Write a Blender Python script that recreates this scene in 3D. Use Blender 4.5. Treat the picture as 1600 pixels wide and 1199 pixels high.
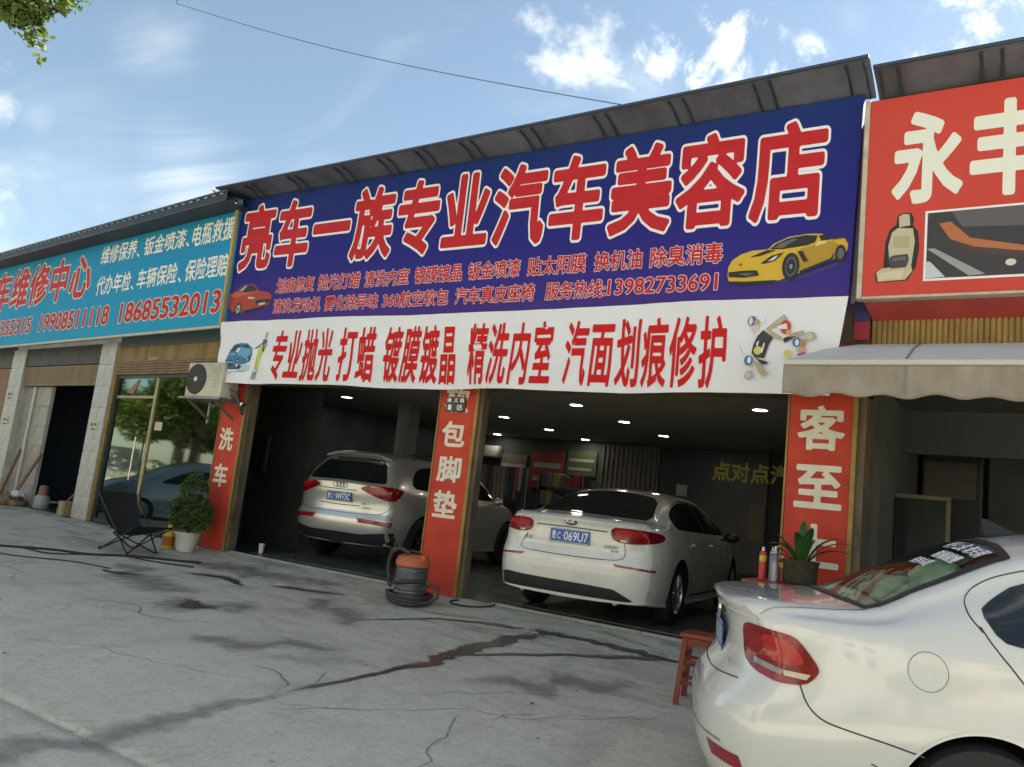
import bpy, bmesh, math, random
from mathutils import Vector, Matrix, geometry, noise
from mathutils.bvhtree import BVHTree
for _o in list(bpy.data.objects):
    bpy.data.objects.remove(_o)
SC = bpy.context.scene
C = SC.collection
R = math.radians

# ------------------------------------------------------------------ camera, sky, sun, exposure
cam = bpy.data.objects.new('camera', bpy.data.cameras.new('camera')); C.objects.link(cam)
cam.data.sensor_fit = 'HORIZONTAL'; cam.data.sensor_width = 36.0
cam.data.lens = 36.0 * 1251.9 / 1600.0
cam.data.clip_start = 0.05; cam.data.clip_end = 3000
YAW, PITCH, ROLL, CAMD, CAMH = .58021, .14636, .11243, 7.682, 1.14
_f = Vector((-math.sin(YAW)*math.cos(PITCH), math.cos(YAW)*math.cos(PITCH), math.sin(PITCH)))
_r = Vector((math.cos(YAW), math.sin(YAW), 0)); _u = _r.cross(_f)
_r2 = math.cos(ROLL)*_r + math.sin(ROLL)*_u; _u2 = -math.sin(ROLL)*_r + math.cos(ROLL)*_u
cam.matrix_world = Matrix(((_r2.x, _u2.x, -_f.x, 0), (_r2.y, _u2.y, -_f.y, -CAMD), (_r2.z, _u2.z, -_f.z, CAMH), (0, 0, 0, 1)))
SC.camera = cam
SC.view_settings.view_transform = 'Standard'; SC.view_settings.look = 'None'
SC.view_settings.gamma = 1; SC.view_settings.use_curve_mapping = False
SC.view_settings.exposure = 2.15
SC.view_settings.use_white_balance = True; SC.view_settings.white_balance_temperature = 7450; SC.view_settings.white_balance_tint = 4
SUN_EL, SUN_AZ = R(38), R(38)            # azimuth measured from +Y (behind the shops) towards +X
sd = Vector((math.sin(SUN_AZ)*math.cos(SUN_EL), math.cos(SUN_AZ)*math.cos(SUN_EL), math.sin(SUN_EL)))
sun = bpy.data.objects.new('sun', bpy.data.lights.new('sun', 'SUN')); C.objects.link(sun)
sun.data.energy = 5.0; sun.data.angle = R(0.53); sun.data.color = (1, .93, .84)
sun.rotation_euler = sd.to_track_quat('Z', 'Y').to_euler()
SC.cycles.max_bounces = 8; SC.cycles.diffuse_bounces = 4; SC.cycles.transparent_max_bounces = 12

def pixdir(px, py):
    v = _f*1251.9 + _r2*(px-800) - _u2*(py-599.5)
    return v.normalized()

W = bpy.data.worlds.new('World'); SC.world = W; W.use_nodes = True
def build_sky():
    nt = W.node_tree; N = nt.nodes; L = nt.links; N.clear()
    out = N.new('ShaderNodeOutputWorld'); bg = N.new('ShaderNodeBackground')
    sky = N.new('ShaderNodeTexSky'); sky.sky_type = 'NISHITA'; sky.sun_disc = False
    sky.sun_elevation = SUN_EL; sky.sun_rotation = SUN_AZ
    sky.altitude = 900; sky.air_density = 1.0; sky.dust_density = 1.0; sky.ozone_density = 1.6
    bg.inputs['Strength'].default_value = 0.057
    tc = N.new('ShaderNodeTexCoord')
    def math_(op, a, b=None, c=None, clamp=False):
        m = N.new('ShaderNodeMath'); m.operation = op; m.use_clamp = clamp
        for i, v in enumerate((a, b, c)):
            if v is None: continue
            if isinstance(v, (int, float)): m.inputs[i].default_value = v
            else: L.new(v, m.inputs[i])
        return m.outputs[0]
    nrm = N.new('ShaderNodeVectorMath'); nrm.operation = 'NORMALIZE'; L.new(tc.outputs['Generated'], nrm.inputs[0])
    d = nrm.outputs[0]
    sep = N.new('ShaderNodeSeparateXYZ'); L.new(d, sep.inputs[0])
    h = math_('MAXIMUM', math_('ADD', sep.outputs[2], .12), .03)
    comb = N.new('ShaderNodeCombineXYZ')
    L.new(math_('DIVIDE', sep.outputs[0], h), comb.inputs[0]); L.new(math_('DIVIDE', sep.outputs[1], h), comb.inputs[1])
    def nz(scale, detail, rough, vec, dist=0.0, sc=None, loc=None):
        mp = N.new('ShaderNodeMapping'); L.new(vec, mp.inputs[0])
        if sc: mp.inputs['Scale'].default_value = sc
        if loc: mp.inputs['Location'].default_value = loc
        n = N.new('ShaderNodeTexNoise'); n.inputs['Scale'].default_value = scale; n.inputs['Detail'].default_value = detail
        n.inputs['Roughness'].default_value = rough; n.inputs['Distortion'].default_value = dist
        L.new(mp.outputs[0], n.inputs[0]); return n.outputs['Fac']
    def ramp(v, a, b):
        m = N.new('ShaderNodeMapRange'); m.interpolation_type = 'SMOOTHSTEP'; m.clamp = True
        L.new(v, m.inputs[0]); m.inputs[1].default_value = a; m.inputs[2].default_value = b
        return m.outputs[0]
    cum = nz(13.0, 10, .66, d, .35); wisp = nz(1.1, 7, .6, comb.outputs[0], .9, (1, 2.2, 1))
    total = math_('MULTIPLY', ramp(wisp, .52, .92), .26)
    # clouds added round the sky to lift the ambient light, mostly out of view
    big = nz(2.6, 8, .60, d, .5, loc=(12, 2, 7))
    total = math_('MAXIMUM', total, math_('MULTIPLY', ramp(big, .57, .70), .8))
    # cumulus and wisps that stand at given directions of the sky
    for (px, py, rad, dense) in ((1150, 72, .075, .85), (1030, 95, .060, .8), (1095, 118, .05, .8), (1205, 110, .035, .7), (1560, 25, .085, .95), (1425, 88, .030, .7), (1500, 75, .04, .75), (1330, 30, .05, .35), (1265, 85, .035, .65),
                                 (62, 192, .045, .30), (250, 60, .09, .30), (290, 275, .13, .45), (60, 245, .08, .28), (120, 300, .20, .22), (-200, 330, .3, .5), (2100, 100, .4, .7)):
        p = pixdir(px, py)
        dt = N.new('ShaderNodeVectorMath'); dt.operation = 'DISTANCE'; L.new(d, dt.inputs[0]); dt.inputs[1].default_value = p
        fall = math_('SUBTRACT', 1.0, math_('DIVIDE', dt.outputs['Value'], rad))
        src = cum if dense > .6 else wisp
        k = math_('ADD', math_('MULTIPLY_ADD', src, 1.9, -.47), math_('MULTIPLY', fall, .26)) if dense > .6 else math_('ADD', src, math_('MULTIPLY', fall, .30))
        m = math_('MULTIPLY', ramp(k, .56, .92 if dense > .6 else 1.05), min(1, dense))
        total = math_('MAXIMUM', total, math_('MULTIPLY', m, ramp(fall, 0.0, .75)))
    mix = N.new('ShaderNodeMix'); mix.data_type = 'RGBA'
    L.new(total, mix.inputs['Factor']); L.new(sky.outputs[0], mix.inputs['A'])
    mix.inputs['B'].default_value = (7.0, 7.3, 7.7, 1)
    # thin even haze veil, the same all round the horizon
    veil = N.new('ShaderNodeMix'); veil.data_type = 'RGBA'; veil.inputs['Factor'].default_value = .10
    L.new(mix.outputs['Result'], veil.inputs['A']); veil.inputs['B'].default_value = (2.5, 3.0, 3.6, 1)
    L.new(veil.outputs['Result'], bg.inputs['Color']); L.new(bg.outputs[0], out.inputs[0])
build_sky()

# ------------------------------------------------------------------ materials
MT = {}
def mat(name, col, rough=.7, metal=0.0, coat=0.0, bump=0.0, bscale=30.0, var=0.0, vscale=3.0, dark=None, spec=.5, emit=None, estr=0, sheen=0, stretch=None, transl=0):
    if name in MT: return MT[name]
    m = bpy.data.materials.new(name); m.use_nodes = True; MT[name] = m
    nt = m.node_tree; N = nt.nodes; L = nt.links; b = N['Principled BSDF']
    b.inputs['Base Color'].default_value = (*col, 1); b.inputs['Roughness'].default_value = rough
    b.inputs['Metallic'].default_value = metal; b.inputs['Coat Weight'].default_value = coat; b.inputs['Coat Roughness'].default_value = .06
    b.inputs['Specular IOR Level'].default_value = spec
    m.diffuse_color = (*col, 1)
    if emit: b.inputs['Emission Color'].default_value = (*emit, 1); b.inputs['Emission Strength'].default_value = estr
    tc = N.new('ShaderNodeTexCoord'); vec = tc.outputs['Object']
    if stretch:
        mp = N.new('ShaderNodeMapping'); mp.inputs['Scale'].default_value = stretch; L.new(vec, mp.inputs[0]); vec = mp.outputs[0]
    if var > 0:
        n = N.new('ShaderNodeTexNoise'); n.inputs['Scale'].default_value = vscale; n.inputs['Detail'].default_value = 7; n.inputs['Roughness'].default_value = .65
        L.new(vec, n.inputs[0])
        r = N.new('ShaderNodeMapRange'); L.new(n.outputs['Fac'], r.inputs[0]); r.inputs[1].default_value = .32; r.inputs[2].default_value = .68
        mx = N.new('ShaderNodeMix'); mx.data_type = 'RGBA'; L.new(r.outputs[0], mx.inputs['Factor'])
        dk = dark if dark else tuple(c*(1-var) for c in col)
        mx.inputs['A'].default_value = (*dk, 1); mx.inputs['B'].default_value = (*[min(1, c*(1+var*.35)) for c in col], 1)
        L.new(mx.outputs['Result'], b.inputs['Base Color'])
        rr = N.new('ShaderNodeMapRange'); L.new(n.outputs['Fac'], rr.inputs[0]); rr.inputs[3].default_value = min(1, rough+.1); rr.inputs[4].default_value = max(0, rough-.08)
        L.new(rr.outputs[0], b.inputs['Roughness'])
    if bump > 0:
        n2 = N.new('ShaderNodeTexNoise'); n2.inputs['Scale'].default_value = bscale; n2.inputs['Detail'].default_value = 5; L.new(vec, n2.inputs[0])
        bp = N.new('ShaderNodeBump'); bp.inputs['Strength'].default_value = bump; bp.inputs['Distance'].default_value = .02
        L.new(n2.outputs['Fac'], bp.inputs['Height']); L.new(bp.outputs[0], b.inputs['Normal'])
    return m

def thin_glass(name, tint, refl=.0, through=.9, k=1.7):
    m = bpy.data.materials.new(name); m.use_nodes = True; MT[name] = m
    nt = m.node_tree; N = nt.nodes; L = nt.links; N.clear()
    out = N.new('ShaderNodeOutputMaterial'); t = N.new('ShaderNodeBsdfTransparent'); g = N.new('ShaderNodeBsdfGlossy')
    t.inputs[0].default_value = (*[c*through for c in tint], 1); g.inputs['Color'].default_value = (.82, .97, .90, 1); g.inputs['Roughness'].default_value = .035
    fr = N.new('ShaderNodeFresnel'); fr.inputs[0].default_value = 1.5
    ad = N.new('ShaderNodeMath'); ad.operation = 'MULTIPLY_ADD'; ad.use_clamp = True; L.new(fr.outputs[0], ad.inputs[0]); ad.inputs[1].default_value = k; ad.inputs[2].default_value = refl
    mx = N.new('ShaderNodeMixShader'); L.new(ad.outputs[0], mx.inputs[0]); L.new(t.outputs[0], mx.inputs[1]); L.new(g.outputs[0], mx.inputs[2])
    L.new(mx.outputs[0], out.inputs[0]); return m

def foliage(name, col, col2, tr=.35):
    m = bpy.data.materials.new(name); m.use_nodes = True; MT[name] = m
    nt = m.node_tree; N = nt.nodes; L = nt.links; b = N['Principled BSDF']; out = N['Material Output']
    b.inputs['Roughness'].default_value = .5
    geo = N.new('ShaderNodeNewGeometry')
    mx = N.new('ShaderNodeMix'); mx.data_type = 'RGBA'; L.new(geo.outputs['Random Per Island'], mx.inputs['Factor'])
    mx.inputs['A'].default_value = (*col, 1); mx.inputs['B'].default_value = (*col2, 1)
    L.new(mx.outputs['Result'], b.inputs['Base Color'])
    t = N.new('ShaderNodeBsdfTranslucent'); L.new(mx.outputs['Result'], t.inputs[0])
    ms = N.new('ShaderNodeMixShader'); ms.inputs[0].default_value = tr; L.new(b.outputs[0], ms.inputs[1]); L.new(t.outputs[0], ms.inputs[2]); L.new(ms.outputs[0], out.inputs[0])
    return m

# ------------------------------------------------------------------ mesh helpers
def world_off(o):
    v = Vector((0, 0, 0))
    while o is not None:
        v += Vector(o.location); o = o.parent
    return v

class MB:
    """collects shapes and links them as ONE mesh object"""
    def __init__(self): self.v = []; self.f = []; self.m = []
    def add(self, vs, fs, mi=0):
        o = len(self.v); self.v += [tuple(p) for p in vs]; self.f += [tuple(i+o for i in f) for f in fs]; self.m += [mi]*len(fs); return self
    def box(self, x0, x1, y0, y1, z0, z1, mi=0, b=0.0):
        if x1 < x0: x0, x1 = x1, x0
        if y1 < y0: y0, y1 = y1, y0
        if z1 < z0: z0, z1 = z1, z0
        if b > 0:
            bm = bmesh.new(); bmesh.ops.create_cube(bm, size=1)
            for v in bm.verts: v.co = ((v.co.x+.5)*(x1-x0)+x0, (v.co.y+.5)*(y1-y0)+y0, (v.co.z+.5)*(z1-z0)+z0)
            bmesh.ops.bevel(bm, geom=bm.edges[:], offset=b, segments=2, affect='EDGES', profile=.5)
            self.addbm(bm, mi); bm.free(); return self
        return self.add([(x0,y0,z0),(x1,y0,z0),(x1,y1,z0),(x0,y1,z0),(x0,y0,z1),(x1,y0,z1),(x1,y1,z1),(x0,y1,z1)],
                        [(0,3,2,1),(4,5,6,7),(0,1,5,4),(1,2,6,5),(2,3,7,6),(3,0,4,7)], mi)
    def addbm(self, bm, mi=0, M=None):
        bm.verts.ensure_lookup_table(); bm.verts.index_update()
        vs = [(M @ v.co if M else v.co) for v in bm.verts]
        return self.add([tuple(p) for p in vs], [tuple(v.index for v in f.verts) for f in bm.faces], mi)
    def tube(self, pts, r, n=8, mi=0, cap=True):
        pts = [Vector(p) for p in pts]; rs = r if isinstance(r, (list, tuple)) else [r]*len(pts)
        rings = []; prev = None
        for i, p in enumerate(pts):
            t = (pts[min(i+1, len(pts)-1)] - pts[max(i-1, 0)]).normalized()
            if prev is None:
                a = Vector((0, 0, 1)) if abs(t.z) < .9 else Vector((1, 0, 0)); u = t.cross(a).normalized()
            else: u = (prev - t*prev.dot(t)).normalized()
            prev = u; w = t.cross(u)
            rings.append([p + (u*math.cos(2*math.pi*k/n) + w*math.sin(2*math.pi*k/n))*rs[i] for k in range(n)])
        vs = [q for rg in rings for q in rg]; fs = []
        for i in range(len(pts)-1):
            for k in range(n): fs.append((i*n+k, i*n+(k+1) % n, (i+1)*n+(k+1) % n, (i+1)*n+k))
        if cap: fs.append(tuple(range(n))[::-1]); fs.append(tuple((len(pts)-1)*n+k for k in range(n)))
        return self.add(vs, fs, mi)
    def lathe(self, prof, c=(0,0,0), n=24, mi=0, axis='z', cap=False):
        vs = []; fs = []
        for (r, z) in prof:
            for k in range(n):
                a = 2*math.pi*k/n; x, y = r*math.cos(a), r*math.sin(a)
                p = (x, y, z) if axis == 'z' else ((x, z, y) if axis == 'y' else (z, x, y))
                vs.append((p[0]+c[0], p[1]+c[1], p[2]+c[2]))
        for i in range(len(prof)-1):
            for k in range(n): fs.append((i*n+k, i*n+(k+1) % n, (i+1)*n+(k+1) % n, (i+1)*n+k))
        if cap: fs.append(tuple(range(n))[::-1]); fs.append(tuple((len(prof)-1)*n+k for k in range(n)))
        return self.add(vs, fs, mi)
    def bar(self, a, b, w, mi=0, h=None):
        """square bar between two points"""
        a = Vector(a); b = Vector(b); t = (b-a).normalized(); up = Vector((0,0,1)) if abs(t.z) < .95 else Vector((0,1,0))
        u = t.cross(up).normalized()*w/2; v = u.cross(t).normalized()*(h or w)/2
        vs = [a-u-v, a+u-v, a+u+v, a-u+v, b-u-v, b+u-v, b+u+v, b-u+v]
        return self.add([tuple(q) for q in vs], [(0,3,2,1),(4,5,6,7),(0,1,5,4),(1,2,6,5),(2,3,7,6),(3,0,4,7)], mi)
    def prism(self, poly, y0, y1, mi=0):
        """polygon in x-z, thick in y"""
        n = len(poly); vs = [(x, y0, z) for x, z in poly] + [(x, y1, z) for x, z in poly]
        fs = [tuple(range(n)), tuple(range(2*n-1, n-1, -1))] + [(i, (i+1) % n+0, (i+1) % n+n, i+n)[::-1] for i in range(n)]
        return self.add(vs, fs, mi)
    def build(self, name, mats, parent=None, smooth=False, label=None, local=False, **tags):
        off = Vector((0,0,0)) if (local or parent is None) else world_off(parent)
        me = bpy.data.meshes.new(name); me.from_pydata([tuple(Vector(p)-off) for p in self.v], [], self.f)
        if not isinstance(mats, (list, tuple)): mats = [mats]
        for m in mats: me.materials.append(m)
        if len(mats) > 1: me.polygons.foreach_set('material_index', self.m)
        me.update(); me.validate()
        if smooth:
            me.polygons.foreach_set('use_smooth', [True]*len(me.polygons))
            me.set_sharp_from_angle(angle=R(smooth if smooth is not True else 40))
        o = bpy.data.objects.new(name, me); C.objects.link(o)
        if parent is not None: o.parent = parent
        if label: o['label'] = label
        for k, v in tags.items(): o[k] = v
        return o

def thing(name, label, cat, loc=(0,0,0), rz=0, group=None):
    o = bpy.data.objects.new(name, None); C.objects.link(o); o.location = loc; o.rotation_euler = (0, 0, rz)
    o.empty_display_size = .1
    o['label'] = label; o['category'] = cat
    if group: o['group'] = group
    return o
def tag(o, label, cat, group=None):
    o['label'] = label; o['category'] = cat
    if group: o['group'] = group
    return o
def struct(o): o['kind'] = 'structure'; return o
def inst(src, parent, loc=None, rot=None, scale=None):
    c = src.copy(); C.objects.link(c); c.parent = parent
    if loc is not None: c.location = loc
    if rot is not None: c.rotation_euler = rot
    if scale is not None: c.scale = scale
    return c
def copy_tree(o, parent=None):
    c = o.copy(); C.objects.link(c); c.parent = parent
    for ch in list(o.children): copy_tree(ch, c)
    return c

import numpy as np
_txt = {}; _gl = {}
def glyph_fill(s):
    if s not in _gl:
        cu = bpy.data.curves.new('tx', 'FONT'); cu.body = s; cu.resolution_u = 3
        o = bpy.data.objects.new('tx', cu); C.objects.link(o); bpy.context.view_layer.update()
        me = o.to_mesh(); vs = np.array([v.co[:2] for v in me.vertices]); fs = [tuple(p.vertices) for p in me.polygons]
        o.to_mesh_clear(); bpy.data.objects.remove(o); bpy.data.curves.remove(cu); _gl[s] = (vs, fs)
    return _gl[s]
def text_tris(s, off, res=56):
    """lettering thickened by 'off': the outline is taken from a distance field, so strokes merge cleanly"""
    key = (s, round(off, 4), res)
    if key in _txt: return _txt[key]
    vs, fs = glyph_fill(s)
    if off <= 0: _txt[key] = ([(v[0], v[1]) for v in vs], fs); return _txt[key]
    tri = np.array([(f[0], f[i], f[i+1]) for f in fs for i in range(1, len(f)-1)])
    cnt = {}
    for f in fs:
        for i in range(len(f)):
            e = tuple(sorted((f[i], f[(i+1) % len(f)]))); cnt[e] = cnt.get(e, 0)+1
    E = np.array([e for e, k in cnt.items() if k == 1])
    lo = vs.min(0)-off-.03; hi = vs.max(0)+off+.03; h = 1.0/res
    nx = int((hi[0]-lo[0])/h)+2; ny = int((hi[1]-lo[1])/h)+2
    X, Y = np.meshgrid(lo[0]+h*np.arange(nx), lo[1]+h*np.arange(ny)); Pn = np.stack([X.ravel(), Y.ravel()], 1)
    dist = np.full(len(Pn), 9.0); ins = np.zeros(len(Pn), bool)
    for e in E:
        A = vs[e[0]]; B = vs[e[1]]; ab = B-A; m0 = np.minimum(A, B)-off-3*h; m1 = np.maximum(A, B)+off+3*h
        k = np.where((Pn[:,0] > m0[0]) & (Pn[:,0] < m1[0]) & (Pn[:,1] > m0[1]) & (Pn[:,1] < m1[1]))[0]
        if len(k) == 0: continue
        q = Pn[k]-A; t = np.clip(q@ab/(ab@ab+1e-12), 0, 1); dd = np.linalg.norm(q-t[:,None]*ab, axis=1); dist[k] = np.minimum(dist[k], dd)
    for t in tri:
        A, B, D = vs[t]; m0 = np.minimum(np.minimum(A, B), D); m1 = np.maximum(np.maximum(A, B), D)
        k = np.where((Pn[:,0] >= m0[0]) & (Pn[:,0] <= m1[0]) & (Pn[:,1] >= m0[1]) & (Pn[:,1] <= m1[1]))[0]
        if len(k) == 0: continue
        q = Pn[k]; cr_ = lambda U, V: (V[0]-U[0])*(q[:,1]-U[1])-(V[1]-U[1])*(q[:,0]-U[0])
        a1, a2, a3 = cr_(A, B), cr_(B, D), cr_(D, A); ok = ((a1 >= 0) & (a2 >= 0) & (a3 >= 0)) | ((a1 <= 0) & (a2 <= 0) & (a3 <= 0)); ins[k[ok]] = True
    F = off - np.where(ins, -dist, dist); F = F.reshape(ny, nx); F[np.abs(F) < 1e-7] = 1e-7
    V = []; FS = []; ix = {}
    def node(key_, p):
        if key_ not in ix: ix[key_] = len(V); V.append(p)
        return ix[key_]
    S = F > 0
    for j in range(ny-1):
        i = 0
        while i < nx-1:
            c4 = (S[j,i], S[j,i+1], S[j+1,i+1], S[j+1,i])
            if not any(c4): i += 1; continue
            if all(c4):
                k = i
                while k < nx-1 and S[j,k] and S[j,k+1] and S[j+1,k] and S[j+1,k+1]: k += 1
                g = lambda a_, b_: node((a_, b_, 0), (lo[0]+h*a_, lo[1]+h*b_))
                FS.append((g(i,j), g(k,j), g(k,j+1), g(i,j+1))); i = k; continue
            cs = [(i,j),(i+1,j),(i+1,j+1),(i,j+1)]; poly = []
            for q in range(4):
                p0, p1 = cs[q], cs[(q+1) % 4]; f0, f1 = F[p0[1],p0[0]], F[p1[1],p1[0]]
                if f0 > 0: poly.append(node((p0[0], p0[1], 0), (lo[0]+h*p0[0], lo[1]+h*p0[1])))
                if (f0 > 0) != (f1 > 0):
                    t = f0/(f0-f1); kk = (min(p0, p1), max(p0, p1)); poly.append(node(kk, (lo[0]+h*(p0[0]+t*(p1[0]-p0[0])), lo[1]+h*(p0[1]+t*(p1[1]-p0[1])))))
            if len(poly) >= 3: FS.append(tuple(poly))
            i += 1
    _txt[key] = (V, FS); return _txt[key]
def text_into(mb, s, P0, ux, uz, x0, x1, z0, z1, off=.02, base=.02, lift=0.0, mi=0, per=False, res=None):
    """flat lettering that fills x0..x1, z0..z1 of the plane P0 + x*ux + z*uz, one glyph at a time"""
    nrm = ux.cross(uz).normalized()
    vb, _ = glyph_fill(s); b0 = vb[:,1].min(); b1 = vb[:,1].max(); a0 = vb[:,0].min(); a1 = vb[:,0].max()
    res = res or (72 if (z1-z0) > .5 else 48)
    if per:
        cells = [(ch, x0+(x1-x0)/len(s)*i, x0+(x1-x0)/len(s)*(i+1)) for i, ch in enumerate(s) if ch != ' ']
        w = (x1-x0)/len(s); sx = w/1.06; sz = (z1-z0)/.94
        for ch, p, q in cells:
            vs, fs = text_tris(ch, off, res); g = glyph_fill(ch)[0]; cx = (g[:,0].min()+g[:,0].max())/2; 
            mb.add([tuple(P0 + ux*((p+q)/2+(v[0]-cx)*sx) + uz*((z0+z1)/2+(v[1]-.38)*sz) + nrm*lift) for v in vs], fs, mi)
        return
    sx = (x1-x0)/(a1-a0); sz = (z1-z0)/(b1-b0)
    # place glyph by glyph with the font's own advance, measured on the whole line
    pos = []; 
    for i, ch in enumerate(s):
        if ch == ' ': pos.append(None); continue
        g = glyph_fill(ch)[0]; pre = glyph_fill(s[:i+1])[0]; pos.append(pre[:,0].max()-g[:,0].max())
    for ch, dx in zip(s, pos):
        if dx is None: continue
        vs, fs = text_tris(ch, off, res)
        mb.add([tuple(P0 + ux*(x0+(v[0]+dx-a0)*sx) + uz*(z0+(v[1]-b0)*sz) + nrm*lift) for v in vs], fs, mi)

def ell(cx, cy, rx, ry, n=20): return [(cx+rx*math.cos(2*math.pi*k/n), cy+ry*math.sin(2*math.pi*k/n)) for k in range(n)]
def art(parent, name, y, x0, x1, z0, z1, sb, items, label=None):
    """printed picture: flat coloured shapes in a sign plane; sb = source bounds (left, top, right, bottom)"""
    mb = MB(); mats = []; l, t, r, b = sb
    for i, (col, poly) in enumerate(items):
        key = 'print_%02x%02x%02x' % tuple(int(c*255) for c in col)
        m = mat(key, col, .55)
        if m not in mats: mats.append(m)
        P = [Vector((x0+(px-l)/(r-l)*(x1-x0), z1-(py-t)/(b-t)*(z1-z0), 0)) for px, py in poly]
        tri = geometry.tessellate_polygon([P]); yy = y - .0012*(i+1)
        mb.add([(p.x, yy, p.y) for p in P], [tuple(q) for q in tri], mats.index(m))
    return mb.build(name, mats, parent, label=label)
# ------------------------------------------------------------------ shared materials
M_white = mat('white_plaster', (.62,.62,.60), .8, var=.25, vscale=2, bump=.2, bscale=40)
M_tile = mat('pale_tile', (.50,.50,.49), .45, var=.22, vscale=3.5, dark=(.33,.32,.29))
M_grout = mat('grout', (.40,.395,.37), .9)
M_gold = mat('gold_trim', (.30,.20,.06), .5, metal=.3, var=.3, vscale=6)
M_panelred = mat('pillar_red_vinyl', (.54,.060,.026), .5, var=.30, vscale=2.2, dark=(.43,.034,.028), bump=.12, bscale=4, spec=.25)
M_brown = mat('rusty_brown_sheet', (.25,.155,.045), .5, metal=.2, var=.45, vscale=4, dark=(.12,.07,.025), stretch=(1,1,.25))
M_shut = mat('brown_shutter', (.22,.13,.06), .5, metal=.2, var=.35, vscale=5)
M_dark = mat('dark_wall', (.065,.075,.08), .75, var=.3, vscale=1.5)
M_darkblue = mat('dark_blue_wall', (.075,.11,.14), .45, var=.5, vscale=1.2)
M_ceil = mat('ceiling_board', (.33,.31,.28), .75, var=.12, vscale=1.5)
M_black = mat('black_plastic', (.012,.013,.016), .45)
M_rubber = mat('black_rubber', (.014,.015,.018), .7, bump=.3, bscale=60)
M_steel = mat('grey_steel', (.28,.29,.30), .4, metal=.7, var=.25, vscale=8)
M_navy = mat('navy_steel_eave', (.035,.055,.085), .45, metal=.2, var=.3, vscale=5)
M_sheet = mat('grey_roof_sheet', (.13,.145,.18), .5, var=.35, vscale=2.2, dark=(.07,.08,.10), stretch=(1,.5,1))
M_sheetdark = mat('dark_roof_sheet', (.022,.030,.050), .6, var=.3, vscale=3)
M_wood = mat('red_painted_wood', (.23,.024,.008), .42, coat=.15, var=.22, vscale=7, stretch=(1,6,1))
M_ltr = mat('cream_lettering', (.72,.70,.58), .5, var=.1, vscale=9)
M_ltrw = mat('white_lettering', (.80,.80,.82), .5)
M_ltrred = mat('red_lettering', (.52,.026,.034), .55, spec=.15, var=.12, vscale=5)
M_conc = mat('plain_concrete', (.20,.205,.20), .9, var=.25, vscale=2, bump=.3, bscale=30)

def gz(y):
    y = min(0.0, y); return -.34*(1-math.exp(y/2.6))

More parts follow.
